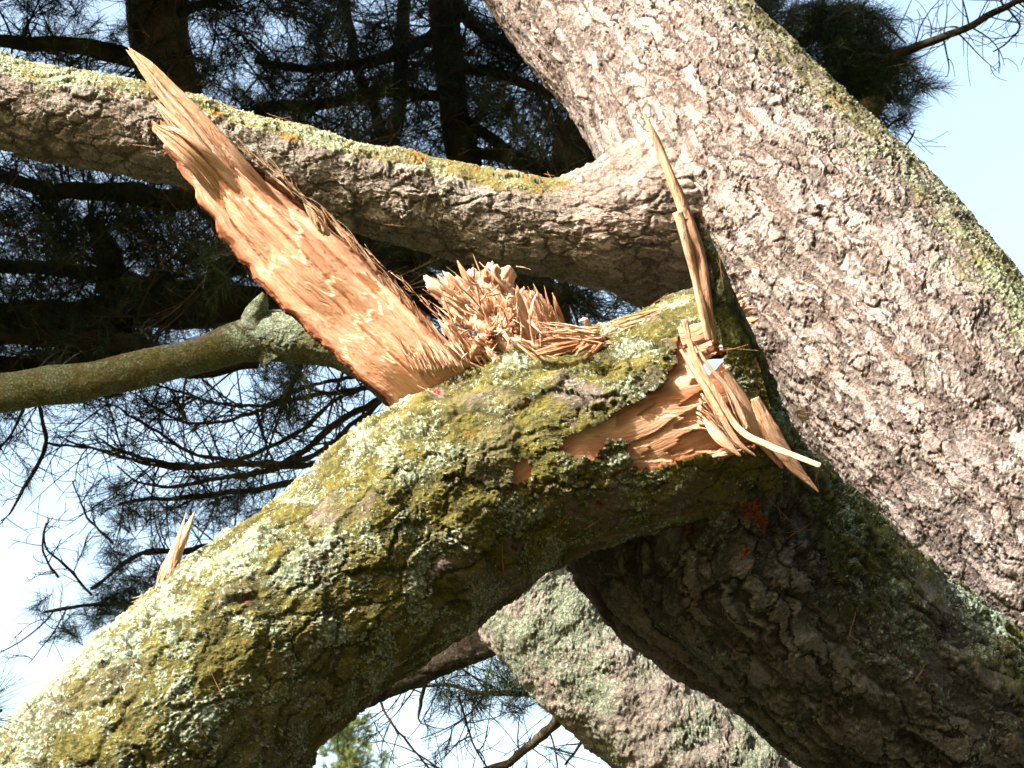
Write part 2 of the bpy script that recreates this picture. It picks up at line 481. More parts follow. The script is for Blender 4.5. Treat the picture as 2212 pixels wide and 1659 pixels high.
M['needle'] = simple('pine_needles', (.016, .036, .020), (.05, .075, .025), 4, 0.5, 0.12)
M['needle_far'] = simple('conifer_needles', (.05, .085, .03), (.11, .14, .04), 0.8, 0.6, 0.15)
M['wood_slab'] = wood('fresh_torn_wood', c1=(.61, .305, .18), c2=(.72, .44, .30), c3=(.47, .18, .08), streak=0.42, dark=0.35, disp=.0042)
M['wood_in'] = wood('split_heartwood', c1=(.52, .31, .19), c2=(.63, .44, .31), c3=(.42, .16, .055), streak=0.35, disp=0.002, dark=0.5)
M['wood_frag'] = wood('pale_splinters', c1=(.60, .345, .20), c2=(.72, .52, .38), c3=(.46, .19, .08), streak=0.55, disp=0.014, method='BUMP', dark=0.45)
M['inner_bark'] = simple('red_inner_bark', (.22, .075, .04), (.34, .13, .06), 60)
M['ground'] = simple('dry_grass_ground', (.05, .06, .022), (.09, .075, .04), 3)

# ------------------------------------------------------------------ the ground
g0 = 600.0
n = 60
xs = np.sign(np.linspace(-1, 1, n)) * np.abs(np.linspace(-1, 1, n)) ** 3 * g0
X, Y = np.meshgrid(xs, xs, indexing='ij')
Z = 0.12 * pn(np.stack([X * .15, Y * .15, X * 0], -1))
ground = new_mesh('ground', np.stack([X, Y, Z], -1).reshape(-1, 3), grid_faces(n, n, False), M['ground'])
ground['kind'] = 'structure'


# ------------------------------------------------------------------ limb / trunk builder
def limb_obj(name, P, R, step, mat, parent, seed=0, moss=None, lichen=None, carve=None, rim=None, lump=0.05, lump_scale=3.0, knots=(), cap=False, pale=None, scars=()):
    V, Fc, co, dirs, nr, nc, C = tube(P, R, step, seed, lump, lump_scale, knots)
    N = dirs
    x, y, d = PX(V)
    zero = np.zeros(len(V))
    at = {'bark_co': co, 'moss': moss(V, N, x, y) if moss else zero, 'lichen': lichen(V, N, x, y) if lichen else zero, 'pale': pale(V, N, x, y) if pale else zero}
    at['relief'] = np.clip(np.linalg.norm(co[:, :2] - seed * 3.7, axis=1) / .13, .22, 1.0)
    sc_ = zero.copy()
    for (sx, sy, sr) in scars: sc_ = np.maximum(sc_, np.exp(-(((x - sx) ** 2 + (y - sy) ** 2) / sr ** 2)) * (((V - CAM) * N).sum(1) < 0))
    at['scar'] = sc_
    midx = np.zeros(len(Fc), int)
    if cap:
        e0 = len(V); V = np.vstack([V, C[0], C[-1]])
        j = np.arange(nc); j2 = (j + 1) % nc
        tri = [np.stack([np.full(nc, e0), j2, j], 1), np.stack([np.full(nc, e0 + 1), (nr - 1) * nc + j, (nr - 1) * nc + j2], 1)]
        for k in at: at[k] = np.concatenate([at[k], at[k][[0, -1]]])
        N = np.vstack([N, dirs[0], dirs[-1]])
    if carve is not None:
        fx = x[Fc].mean(1); fy = y[Fc].mean(1); fn = N[Fc].mean(1); fp = V[Fc].mean(1)
        facing = ((fp - CAM) * fn).sum(1) < 0
        kill = carve(fx, fy, facing, fp)
        keep = Fc[~kill]
        # rim of torn bark round the opening
        def edges(f): 
            e = np.concatenate([f[:, [0, 1]], f[:, [1, 2]], f[:, [2, 3]], f[:, [3, 0]]])
            return e
        ek = edges(keep); key = np.sort(ek, 1); keyn = key[:, 0].astype(np.int64) * (len(V) + 5) + key[:, 1]
        ed = edges(Fc[kill]); kd = np.sort(ed, 1); kdn = np.unique(kd[:, 0].astype(np.int64) * (len(V) + 5) + kd[:, 1])
        b = ek[np.isin(keyn, kdn)]
        vs, inv = np.unique(b.ravel(), return_inverse=True); inv = inv.reshape(b.shape)
        base = len(V)
        V = np.vstack([V, V[vs] - N[vs] * (rim or 0.03)])
        for k in at: at[k] = np.concatenate([at[k], at[k][vs]])
        rimf = np.stack([b[:, 1], b[:, 0], base + inv[:, 0], base + inv[:, 1]], 1)
        Fc = np.vstack([keep, rimf])
        midx = np.concatenate([np.zeros(len(keep), int), np.ones(len(rimf), int)])
        mats = [mat, M['inner_bark']]
        return new_mesh(name, V, Fc, mats, at, parent, mat_idx=midx)
    if cap:
        return new_mesh(name, V, [Fc] + tri, mat, at, parent)
    return new_mesh(name, V, Fc, mat, at, parent)


def to_ground(P, R, at_end=True, flare=1.3, out=(0.4, 0.8)):
    """carry a stem on from its last point down to the ground"""
    p = P[-1]; t = P[-1] - P[-8]; t /= np.linalg.norm(t)
    g = np.array([p[0] + out[0], p[1] + out[1], -0.3])
    n = 40; u = np.linspace(0, 1, n)[1:, None]
    L = np.linalg.norm(g - p)
    h1 = p + t * L * 0.4; h2 = g + np.array([0, 0, L * 0.4])
    Q = (1 - u) ** 3 * p + 3 * (1 - u) ** 2 * u * h1 + 3 * (1 - u) * u * u * h2 + u ** 3 * g
    return np.vstack([P, Q]), np.concatenate([R, R[-1] * (1 + (flare - 1) * u[:, 0] ** 2)])


# ================================================================== the big pale pine
big = thing('pine_tree', 'big leaning pine with pale scaly bark and one lichen-topped limb reaching left', 'tree', (3.4, 5.2, 0))
P, R = px_pairs([(830, -420, 1290, -540, 6.0), (920, -200, 1410, -290, 5.75), (1030, -30, 1560, -25, 5.5), (1135, 130, 1715, 130, 5.3), (1250, 330, 1890, 300, 5.1),
                 (1400, 540, 2075, 470, 4.95), (1560, 740, 2230, 640, 4.8), (1720, 940, 2380, 820, 4.68), (1900, 1170, 2560, 1040, 4.6), (2150, 1480, 2820, 1340, 4.55)])
P, R = to_ground(P, R, out=(0.7, 0.1))


def trunk_moss(V, N, x, y):
    side = N @ (RT * .80 + UP * .60)
    return 0.08 + 0.50 * sstep(0.10, 0.80, side) + 0.30 * pn(V * 2.1)


def trunk_lich(V, N, x, y):
    side = N @ (RT * .80 + UP * .60)
    return 0.23 + 0.29 * sstep(0.0, 0.65, side) * sstep(-500, 600, y) + 0.16 * pn(V * 2.4 + 9)


jn = W(1300, 440, 5.0)
# vertex step fine in front of the camera only: split in two meshes is not needed, one even grid
limb_obj('trunk', P, R, 0.0031, M['trunk'], big, 1, trunk_moss, trunk_lich, lump=0.022, lump_scale=2.2,
         knots=[(W(1300, 480, 5.15), 0.26, 0.09), (W(1480, 395, 4.85), 0.035, 0.02), (W(1895, 920, 4.9), 0.05, 0.02), (W(1760, 800, 4.85), 0.05, 0.02), (W(1620, 470, 4.8), 0.04, 0.02)])

P, R = px_pairs([(-260, 60, -300, 300, 4.85), (-60, 110, -90, 300, 4.88), (120, 150, 90, 345, 4.90), (330, 185, 290, 380, 4.92), (540, 245, 490, 420, 4.95), (760, 305, 720, 490, 4.98), (960, 348, 920, 545, 5.0),
                 (1120, 380, 1080, 580, 5.00), (1225, 385, 1195, 600, 5.0), (1310, 350, 1310, 628, 5.0), (1400, 290, 1420, 660, 5.03), (1500, 230, 1540, 710, 5.12)])


def sl_moss(V, N, x, y):
    s = N @ (UP * .97 + RT * .25)
    return (0.04 + 0.80 * sstep(0.25, 0.85, s) + 0.2 * pn(V * 3)) * sstep(1330, 1130, x + 60 * pn(V * 9))


def sl_lich(V, N, x, y):
    s = N @ UP
    return 0.20 + 0.27 * sstep(0.0, 0.75, s) * (0.7 + 0.3 * sstep(1000, 600, x)) + 0.2 * pn(V * 3.3 + 4) + 0.06 * sstep(500, 200, x) - .2 * sstep(1050, 1250, x)


limb_obj('limb', P, R, 0.0036, M['side_limb'], big, 2, sl_moss, sl_lich, lump=0.045, lump_scale=3, pale=lambda V, N, x, y: sstep(1080, 1330, x + 70 * pn(V * 7)))

# ================================================================== the broken pine
brk = thing('broken_pine_tree', 'broken pine whose mossy lichen-covered limb snapped and bent down showing orange torn wood', 'tree', (3.0, 4.0, 0))
SLOT = [(1504, 812), (1524, 780), (1572, 744), (1574, 768), (1545, 800), (1520, 818)]
SLOT2 = [(1576, 770), (1590, 792), (1584, 806), (1570, 786)]
WOUND = [(1200, 967), (1240, 932), (1335, 888), (1425, 833), (1455, 795), (1450, 742), (1500, 706), (1524, 690), (1505, 610), (1490, 540), (1478, 455), (1490, 455), (1504, 520),
         (1512, 590), (1530, 690), (1562, 765), (1600, 860), (1640, 925), (1690, 985), (1768, 1060), (1690, 1010), (1650, 962), (1600, 975), (1540, 988), (1480, 992), (1420, 1015), (1365, 1012), (1310, 1042), (1325, 1020),
         (1366, 1000), (1350, 962), (1310, 950), (1288, 990), (1240, 985)]
PATCH = [(1100, 1045), (1105, 1010), (1130, 988), (1150, 1005), (1148, 1030), (1120, 1048)]


def carve_bark(fx, fy, facing, fp):
    nx = fx + 16 * fbm(fp * 28, 3); ny = fy + 16 * fbm(fp * 28 + 9, 3)
    k = inpoly(nx, ny, WOUND) & facing
    k |= inpoly(fx + 6 * pn(fp * 50), fy, PATCH) & facing
    k |= inpoly(fx, fy, SLOT) | inpoly(fx, fy, SLOT2)
    k |= (((fx - 1522) / 66) ** 2 + ((fy - 795) / 62) ** 2 < 1) & ~facing & ((fp - CAM) @ FW > 4.2)
    return k


def carve_slot(fx, fy, facing, fp):
    return inpoly(fx, fy, SLOT) | inpoly(fx, fy, SLOT2) | ((((fx - 1522) / 66) ** 2 + ((fy - 795) / 62) ** 2 < 1) & ((fp - CAM) @ FW > 4.35))


LIMB = [(-120, 1900, 470, 2080, 3.52), (-30, 1680, 590, 1830, 3.62), (95, 1520, 670, 1640, 3.70), (205, 1385, 760, 1545, 3.78), (380, 1240, 880, 1445, 3.86), (560, 1110, 985, 1372, 3.92), (720, 972, 1080, 1305, 3.97),
        (880, 855, 1190, 1228, 4.0), (1040, 778, 1300, 1178, 4.02), (1220, 738, 1430, 1150, 4.03), (1390, 672, 1560, 1110, 4.04), (1505, 640, 1690, 1070, 4.06)]
LP, LR = px_pairs(LIMB)


def limb_moss(V, N, x, y):
    s = N @ (UP * .75 - RT * .66)
    return 0.57 + 0.02 * s + 0.26 * pn(V * 3.1) + 0.06 * sstep(1000, 300, x)


def limb_lich(V, N, x, y):
    s = N @ (UP * .75 - RT * .66)
    f = sstep(1450, 700, x)
    return 0.43 + 0.02 * f + 0.13 * pn(V * 3.4 + 3) + 0.02 * f * sstep(-0.5, 0.5, s) - 0.03 * sstep(1000, 1300, x) + 0.05 * sstep(500, 250, x) * sstep(.2, .7, s)


lo = limb_obj('broken_limb', LP, LR, 0.0030, M['limb'], brk, 3, limb_moss, limb_lich, scars=[(945, 850, 9), (1235, 1095, 12), (1110, 1180, 12), (1290, 1085, 10), (530, 1300, 9)], carve=carve_bark, rim=0.035, lump=0.06, lump_scale=3.2,
              knots=[(W(250, 1420, 3.9), 0.08, 0.03), (W(1120, 800, 4.2), 0.07, 0.025)])

STEM = [(2900, 1880, 270, 4.70), (2520, 1600, 250, 4.60), (2235, 1385, 245, 4.50), (2075, 1262, 255, 4.41), (1935, 1160, 256, 4.32), (1826, 1052, 258, 4.24), (1752, 960, 244, 4.17), (1694, 862, 140, 4.10),
        (1632, 740, 48, 4.05), (1592, 655, 36, 4.03), (1550, 552, 24, 4.02), (1506, 457, 9, 4.02)]
SP, SR = px_edge(STEM[::-1])
SP, SR = to_ground(SP, SR, out=(0.6, 0.3))


def stem_moss(V, N, x, y):
    s = N @ (UP * .7 + RT * .7)
    return 0.16 + 0.42 * sstep(-0.2, 0.8, s) + 0.35 * pn(V * np.array([2.0, 2.0, 2.0]) + 2) + 0.35 * sstep(1150, 900, y)


def stem_lich(V, N, x, y):
    s = N @ (UP * .7 + RT * .7)
    return 0.33 + 0.10 * sstep(-0.2, 0.7, s) + 0.14 * pn(V * 3 + 8) + 0.02 * sstep(1150, 900, y)


limb_obj('trunk', SP, SR, 0.0034, M['stem'], brk, 4, stem_moss, stem_lich, scars=[(1478, 1140, 22), (1622, 1100, 24), (1645, 1130, 20), (1610, 1190, 14), (1625, 1225, 12)], carve=carve_bark, rim=0.03, lump=0.045, lump_scale=2.6)


P, R = px_path([(1275, 1120, 4.40, 80), (1345, 1235, 4.40, 92), (1445, 1325, 4.44, 98), (1625, 1440, 4.50, 102), (1830, 1578, 4.58, 106), (2050, 1735, 4.66, 112), (2300, 1920, 4.7, 118)])
P, R = to_ground(P, R, out=(.5, .3))
limb_obj('bark_ridge', P, R, .0036, M['stem'], brk, 9, lambda V, N, x, y: .15 + .3 * pn(V * 2), lambda V, N, x, y: .25 + .1 * pn(V * 3), lump=.10, lump_scale=4, pale=lambda V, N, x, y: 1.0 - 1.0 * sstep(1420, 1560, x - .6 * (y - 1300)))  # pale on its left: the sunlit edge of the stem is put into the colour
# wood inside the wound
def wood_tube(name, P, R, step, parent, inset, mat, seed, lump, lump_scale, box, carve=None, layer=None):
    """the wood under the bark: the bark's own outline, inset, kept only inside box (px)"""
    V, Fc, co, dirs, nr, nc, C = tube(P, R, step, seed, lump, lump_scale)
    V = V - dirs * inset
    if layer is not None: V = V + dirs * layer(V, co)[:, None]
    x, y, d = PX(V)
    fx = x[Fc].mean(1); fy = y[Fc].mean(1)
    keep = (fx > box[0]) & (fy > box[1]) & (fx < box[2]) & (fy < box[3])
    keep &= ((V[Fc].mean(1) - CAM) * dirs[Fc].mean(1)).sum(1) < 0.6
    if carve is not None: keep &= ~carve(fx, fy, None, V[Fc].mean(1))
    Fc = Fc[keep]
    used, inv = np.unique(Fc, return_inverse=True); Fc = inv.reshape(Fc.shape); V = V[used]; co = co[used]
    st = np.clip(0.2 + 1.4 * pn(co * np.array([9, 9, 2.0])), 0, 1) * 0.8
    xx, yy, d = PX(V)
    st = np.maximum(st, .85 * sstep(26, 6, np.abs((yy - 850) + (xx - 1480) * .33 + 20 * pn(V * 12))) * (xx > 1330))
    return new_mesh(name, V, Fc, mat, {'wood_co': co, 'stain': st}, parent)


def torn_layer(V, co):
    x, y, d = PX(V)
    # layers of wood that break off one after the other towards the bend
    fib = co * np.array([45, 45, 1.2])
    e1 = 1500 + 90 * pn(fib) + 40 * pn(fib * 2.3) - (y - 880) * 0.35
    e2 = 1400 + 120 * pn(fib + 7) + 40 * pn(fib * 2.1)
    e3 = 1580 + 60 * pn(fib + 13)
    return 0.009 * sstep(3, -3, x - e1) + 0.006 * sstep(3, -3, x - e2) + 0.009 * sstep(4, -4, x - e3) - 0.010


wood_tube('split_wood', LP, LR, 0.0030, brk, 0.028, M['wood_in'], 3, .06, 3.2, (1080, 600, 1720, 1080), carve_slot, torn_layer)
wood_tube('split_wood', SP, SR, 0.0034, brk, 0.028, M['wood_in'], 4, .045, 2.6, (1440, 420, 1800, 1090), carve_slot, None)


# ------------------------------------------------------------------ splinters
class MB:
    def __init__(self): self.V = []; self.F = {}; self.n = 0; self.A = {}

    def add(self, V, Fs, **at):
        for f in Fs:
            f = np.asarray(f); self.F.setdefault(f.shape[1], []).append(f + self.n)
        self.V.append(V); self.n += len(V)
        for k, a in at.items(): self.A.setdefault(k, []).append(a)

    def build(self, name, mat, parent=None, smooth=True):
        return new_mesh(name, np.vstack(self.V), [np.vstack(f) for f in self.F.values()], mat, {k: np.concatenate(a) for k, a in self.A.items()}, parent, smooth)


rng = np.random.RandomState(3)


def shard(mb, pts, flat=0.4, seed=0, nc=14, step=0.006, groove=0.28, fray=0.15, roll=None, stain=0.0, world=False, wig=0.0):
    """a fibrous splinter along (px, py, distance, half width px); the last half width is the tip"""
    if world: A = catmull(pts, 12 * len(pts)); P, R = A[:, :3], A[:, 3]
    else:
        A = catmull(pts, 12 * len(pts)); P = W(A[:, 0], A[:, 1], A[:, 2]); R = A[:, 3] * A[:, 2] * M_PX
    R = np.maximum(R, 0.0006)
    C, r, s = even(P, R, step)
    if len(C) < 4: C, r, s = even(P, R, s[-1] / 5)
    T, N, B = frames(C)
    if roll is None: roll = rng.uniform(-0.5, 0.5)
    a = roll + np.linspace(0, rng.uniform(-.4, .4), len(C))
    N, B = N * np.cos(a)[:, None] + B * np.sin(a)[:, None], B * np.cos(a)[:, None] - N * np.sin(a)[:, None]
    th = np.linspace(0, 2 * math.pi, nc, endpoint=False)
    sd = seed * 7.77 + rng.uniform(0, 50)
    g = pn(np.stack([np.cos(th) * 2.2 + sd, np.sin(th) * 2.2, th * 0], -1))[None] * 2 * groove
    q = np.stack([np.repeat(np.cos(th)[None] * 1.5, len(C), 0) + sd, np.repeat(np.sin(th)[None] * 1.5, len(C), 0), np.repeat(s[:, None] * 14, nc, 1)], -1)
    rr = r[:, None] * (1 + g + fray * 2 * pn(q) + fray * pn(q * 2.7))
    V = C[:, None] + N[:, None] * (np.cos(th)[None] * rr)[..., None] + B[:, None] * (np.sin(th)[None] * rr * flat)[..., None]
    co = np.stack([np.repeat(np.cos(th)[None], len(C), 0) * r[:, None] + sd, np.sin(th)[None] * r[:, None] * flat, np.repeat(s[:, None], nc, 1)], -1)
    V = V.reshape(-1, 3)
    e0 = len(V); j = np.arange(nc); j2 = (j + 1) % nc; nr = len(C)
    V = np.vstack([V, C[0], C[-1] + T[-1] * 0.002])
    co = np.vstack([co.reshape(-1, 3), co.reshape(-1, 3)[[0, -1]]])
    st = np.full(len(V), float(stain))
    mb.add(V, [grid_faces(nr, nc), np.stack([np.full(nc, e0), j2, j], 1), np.stack([np.full(nc, e0 + 1), (nr - 1) * nc + j, (nr - 1) * nc + j2], 1)], wood_co=co, stain=st)


def fan(mb, n, base, tip, spread_b, spread_t, w, d, dd=0.03, seed=0, **k):
    """n splinters from round base (px,py) to round tip"""
    for i in range(n):
        t = rng.uniform(-1, 1)
        b = np.array(base) + np.array(spread_b) * t + rng.normal(0, 3, 2)
        e = np.array(tip) + np.array(spread_t) * (t + rng.normal(0, .15)) + rng.normal(0, 5, 2)
        e = b + (e - b) * rng.uniform(0.45, 1.05)
        dz = rng.uniform(-dd, dd); dz2 = dz + rng.uniform(-dd, dd)
        c = (e - b); pr = np.array([-c[1], c[0]]) * rng.normal(0, .04)
        ww = w * rng.uniform(.5, 1.4)
        shard(mb, [(*b, d + dz, ww), (*(b + c * .4 + pr), d + dz, ww * .85), (*(b + c * .75 + pr), d + dz2, ww * .45), (*e, d + dz2, ww * .05)],
              flat=rng.uniform(.3, .8), nc=7, step=0.012, seed=i + seed, **k)


# the tall slab: front face torn, back still in its bark
def slab():
    rows = [  # left x,y  right x,y  ridge position, distance
        (322, 268, 486, 296, .55, 4.24), (352, 318, 520, 330, .58, 4.24), (392, 372, 566, 362, .60, 4.24), (432, 436, 632, 415, .62, 4.23), (482, 505, 700, 468, .60, 4.22), (540, 580, 770, 525, .60, 4.21),
        (606, 655, 846, 592, .62, 4.20), (672, 712, 910, 660, .66, 4.19), (728, 762, 968, 722, .70, 4.18), (790, 822, 1020, 770, .72, 4.18), (850, 880, 1080, 830, .72, 4.2)]
    A = catmull(rows, 380)
    n, m = len(A), 130
    u = np.linspace(0, 1, m)
    sv = np.linspace(0, 1, n)[:, None] * 1.15 + np.zeros((1, m))
    L = W(A[:, 0], A[:, 1], A[:, 5]); Rr = W(A[:, 2], A[:, 3], A[:, 5] + 0.03)
    width = np.linalg.norm(Rr - L, axis=1)
    jl = 0.018 * fbm(np.stack([sv[:, 0] * 16, sv[:, 0] * 0, sv[:, 0] * 0], -1), 3); jr = 0.022 * fbm(np.stack([sv[:, 0] * 20, sv[:, 0] * 0 + 5, sv[:, 0] * 0], -1), 4)
    X = (Rr - L) / width[:, None]
    T = np.gradient(L, axis=0); T /= np.linalg.norm(T, axis=1)[:, None]
    Nn = np.cross(X, T); Nn *= np.sign((Nn * (CAM - L)).sum(1))[:, None]
    uu = u[None] + 0 * sv
    rg = A[:, 4][:, None] + 0.05 * pn(np.stack([sv * 6, sv * 0, sv * 0], -1))
    # left facet rises gently to a ridge, right facet falls away
    prof = np.where(uu < rg, 0.030 * (uu / rg) ** 0.8, 0.030 - 0.26 * (uu - rg))
    Q = np.stack([uu * 5, sv * 7, sv * 0], -1)
    h = prof + 0.024 * fbm(Q * np.array([.8, .40, 1]), 2)
    # thin layers that tore off one above the other, each ending in long teeth of fibre
    for q, (a0, b0, c0, hh) in enumerate([(.10, .10, .9, .006), (.22, -.10, .8, .007), (.34, .16, .7, .006), (.47, -.16, .9, .008), (.60, .12, .6, .006), (.70, -.20, .8, .007), (.84, .10, .7, .006)]):
        edge = a0 + b0 * (uu - .5) + .10 * fbm(np.stack([uu * 6, uu * 0 + q * 3.1, uu * 0], -1), 2) + .035 * pn(np.stack([uu * 34, uu * 0 + q * 7.7, uu * 0 + .5], -1)) + .01 * pn(np.stack([uu * 90, uu * 0 + q * 5.7, uu * 0], -1))
        wdw = sstep(-.1, .1, c0 - uu + .2 * pn(Q * .8 + q * 4)) if q % 2 else sstep(-.1, .1, uu - (1 - c0) + .2 * pn(Q * .8 + q * 4))
        h += hh * wdw * (sstep(edge - .004, edge + .004, sv / 1.15) * (1 - sstep(edge + .05, edge + .22, sv / 1.15)))
    h -= 0.030 * np.exp(-((uu - .28) / .16) ** 2) * sstep(.50, .75, sv / 1.15)
    h += 0.018 * np.exp(-(((uu - .86) / .07) ** 2)) * sstep(.35, .42, sv / 1.15)
    h += 0.0022 * pn(np.stack([uu * 50, sv * 3, sv * 0], -1))
    for q, (u0c, a1, b1) in enumerate([(.30, .05, .42), (.47, .30, .75), (.62, .12, .55), (.38, .62, .97), (.74, .45, .9), (.16, .35, .7)]):
        cu = u0c + .05 * pn(np.stack([sv * 2.5, sv * 0 + q * 3, sv * 0], -1)) + .012 * pn(np.stack([sv * 16, sv * 0 + q, sv * 0], -1))
        h -= .011 * np.exp(-((uu - cu) / .012) ** 2) * sstep(a1, a1 + .06, sv / 1.15) * sstep(b1, b1 - .08, sv / 1.15)
        h += .006 * sstep(cu - .002, cu + .004, uu) * sstep(cu + .16, cu + .02, uu) * sstep(a1, a1 + .1, sv / 1.15) * sstep(b1, b1 - .12, sv / 1.15)
    # one end is ragged: the first rows are pulled out in teeth
    teeth = 0.075 * np.abs(fbm(np.stack([uu * 9, uu * 0, uu * 0 + 3], -1), 3)) * (1 - sstep(0, 0.10, sv / 1.15))
    je = jl[:, None] * (1 - uu) ** 10 + jr[:, None] * uu ** 10 + .010 * fbm(np.stack([sv * 5, uu * 0, uu * 0 + 2], -1), 2)
    Pf = L[:, None] + X[:, None] * je[..., None] + (Rr - L)[:, None] * u[None, :, None] + Nn[:, None] * h[..., None] - T[:, None] * (0.06 * (1 - sstep(0, .10, sv / 1.15)) * 0 + teeth)[..., None]
    bk = -0.020 - 0.085 * np.sqrt(np.clip(1 - (2 * uu - 1) ** 2, 0, 1)) * sstep(-0.12, 0.25, sv)
    ub = 0.008 + 0.984 * uu - .045 * (1 - uu) ** 3 * sstep(.3, .45, sv)
    Pb = L[:, None] + X[:, None] * je[..., None] + (Rr - L)[:, None] * ub[..., None] + Nn[:, None] * bk[..., None] - T[:, None] * teeth[..., None]
    sc = np.stack([uu * .24, uu * 0 + 2.0, sv], -1)
    st = np.clip(1.2 * sstep(.07, .0, uu + 0.06 * pn(Q * 3)) + 0.75 * sstep(.80, .97, uu + .12 * pn(Q * 2)) * sstep(.3, .5, sv) + .35 * np.exp(-((uu - rg) / .035) ** 2) * sstep(.1, .4, sv), 0, 1)
    f = grid_faces(n, m, False)
    V = np.vstack([Pf.reshape(-1, 3)])
    top = np.arange(m); k = n * m
    # closing strip along both sides and the ends
    Vb = Pb.reshape(-1, 3)
    o1 = new_mesh('torn_slab', V, f, M['wood_slab'], {'wood_co': sc.reshape(-1, 3), 'stain': st.reshape(-1)}, brk)
    Vall = np.vstack([Vb, Pf[:, 0] , Pf[:, -1], Pf[0], Pf[-1]])
    b0 = n * m; i = np.arange(n - 1); j = np.arange(m - 1)
    fl = np.stack([i * m, (i + 1) * m, b0 + i + 1, b0 + i], 1)
    fr = np.stack([i * m + m - 1, b0 + n + i, b0 + n + i + 1, (i + 1) * m + m - 1], 1)
    ft = np.stack([j, b0 + 2 * n + j, b0 + 2 * n + j + 1, j + 1], 1)
    fb = np.stack([(n - 1) * m + j, (n - 1) * m + j + 1, b0 + 2 * n + m + j + 1, b0 + 2 * n + m + j], 1)
    co = np.vstack([np.stack([uu * .3, np.abs(bk), sv], -1).reshape(-1, 3), np.zeros((2 * n + 2 * m, 3))])
    nv = len(Vall)
    idx = np.concatenate([np.zeros(len(f), int), np.ones(len(fl) + len(fr) + len(ft) + len(fb), int)])
    return o1, new_mesh('bark', Vall, [np.vstack([f[:, ::-1], fl, fr, ft, fb])], [M['bark_thin'], M['inner_bark']], {'bark_co': co, 'moss': np.full(nv, .3), 'lichen': np.full(nv, .3), 'relief': np.ones(nv)}, o1, mat_idx=idx)


M['bark_thin'] = bark('slab_bark', scale=20, H=0.004, c1=(.20, .11, .07), c2=(.11, .06, .04), c3=(.28, .09, .05))
slab_o, slab_b = slab()
mb = MB()
# prongs at its top: bundles of fibres
def bundle(mb, pts, k, spread, w, seed, **kw):
    P0 = np.array(pts, float)
    t = np.gradient(P0[:, :2], axis=0); t /= np.linalg.norm(t, axis=1)[:, None]; nn = np.stack([-t[:, 1], t[:, 0]], 1)
    for i in range(k):
        o = (i + .5) / k * 2 - 1 + rng.normal(0, .08)
        Q = P0.copy(); Q[:, :2] += nn * (o * P0[:, 3:4] * spread); Q[:, 2] += rng.uniform(-.012, .012)
        Q[:, 3] = w * rng.uniform(.7, 1.3) * np.linspace(1, .55, len(Q)); Q[-1, 3] = 1
        e = rng.uniform(0.0, .30) * np.linalg.norm(P0[-1, :2] - P0[-2, :2]); Q[-1, :2] -= t[-1] * e
        shard(mb, [tuple(q) for q in Q], flat=.7, seed=seed + i, nc=9, step=.006, groove=.3, fray=.12, stain=rng.choice([0, 0, .12, .4]), **kw)
bundle(mb, [(600, 480, 4.27, 30), (500, 365, 4.225, 34), (410, 255, 4.22, 27), (360, 200, 4.23, 22), (318, 150, 4.24, 15), (274, 104, 4.25, 6)], 8, 1.0, 8, 1)
bundle(mb, [(520, 420, 4.26, 24), (430, 320, 4.21, 20), (375, 265, 4.21, 12), (330, 214, 4.22, 4)], 5, 1.0, 7, 20)
bundle(mb, [(520, 450, 4.26, 36), (430, 350, 4.205, 30), (380, 305, 4.20, 24), (332, 272, 4.21, 12)], 6, 1.0, 9, 30)
fan(mb, 20, (600, 390), (555, 350), (110, 92), (115, 97), 1.2, 4.25, .006)
fan(mb, 60, (770, 525), (725, 480), (200, 175), (205, 180), 1.2, 4.25, .006, seed=40)
fan(mb, 12, (700, 500), (672, 446), (14, 14), (26, 20), 6, 4.18, .01, seed=90)
fan(mb, 60, (960, 800), (905, 715), (60, -10), (60, 10), 2.6, 4.17, .03, seed=120)
fan(mb, 70, (860, 640), (800, 560), (120, 130), (125, 135), 1.6, 4.22, .01, seed=150, stain=.3)
mb.build('wood_fibres', M['wood_frag'], slab_o)['kind'] = 'stuff'

# the shredded stub behind the bend
mb = MB()
D = 4.27
def lump(mb, cx, cy, d, rx, ry, ang, rough, seed, stain=0.0):
    """ragged lump of fibres"""
    n, m = 70, 90
    th = np.linspace(0, math.pi, n)[:, None]; ph = np.linspace(0, 2 * math.pi, m, endpoint=False)[None]
    S = np.stack([np.cos(th) + 0 * ph, np.sin(th) * np.cos(ph), np.sin(th) * np.sin(ph)], -1)
    r = 1 + rough * (1.4 * fbm(S * np.array([1.0, 2.2, 2.2]) + seed, 3) + .5 * np.round(3 * pn(S * np.array([2.0, 6, 6]) + seed)) / 3)
    a = math.radians(ang); ax = RT * math.cos(a) + UP * math.sin(a); ay = -RT * math.sin(a) + UP * math.cos(a)
    k = d * M_PX
    V = W(cx, cy, d) + (S[..., :1] * ax * rx * k + S[..., 1:2] * ay * ry * k + S[..., 2:] * FW * ry * .8 * k) * r[..., None]
    co = np.stack([S[..., 1] * ry * k + seed, S[..., 2] * ry * k, S[..., 0] * rx * k], -1)
    mb.add(V.reshape(-1, 3), [grid_faces(n, m)], wood_co=co.reshape(-1, 3), stain=np.full(n * m, float(stain)))
mbm = mb; mb = MB()
lump(mb, 1010, 660, D - .01, 74, 34, -38, .8, 1, .1)
lump(mb, 1052, 640, D + .01, 50, 44, -60, .85, 2, .25)
lump(mb, 1085, 700, D - .05, 84, 40, -50, .7, 3, .2)
lump(mb, 1125, 748, D - .08, 80, 40, -20, .6, 4, .1)
lump(mb, 1165, 695, D - .01, 70, 32, -58, .6, 5, .6)
lump(mb, 1185, 775, D - .05, 76, 30, 10, .5, 6, .1)
lump(mb, 1040, 772, D - .04, 84, 34, -8, .6, 7, .4)
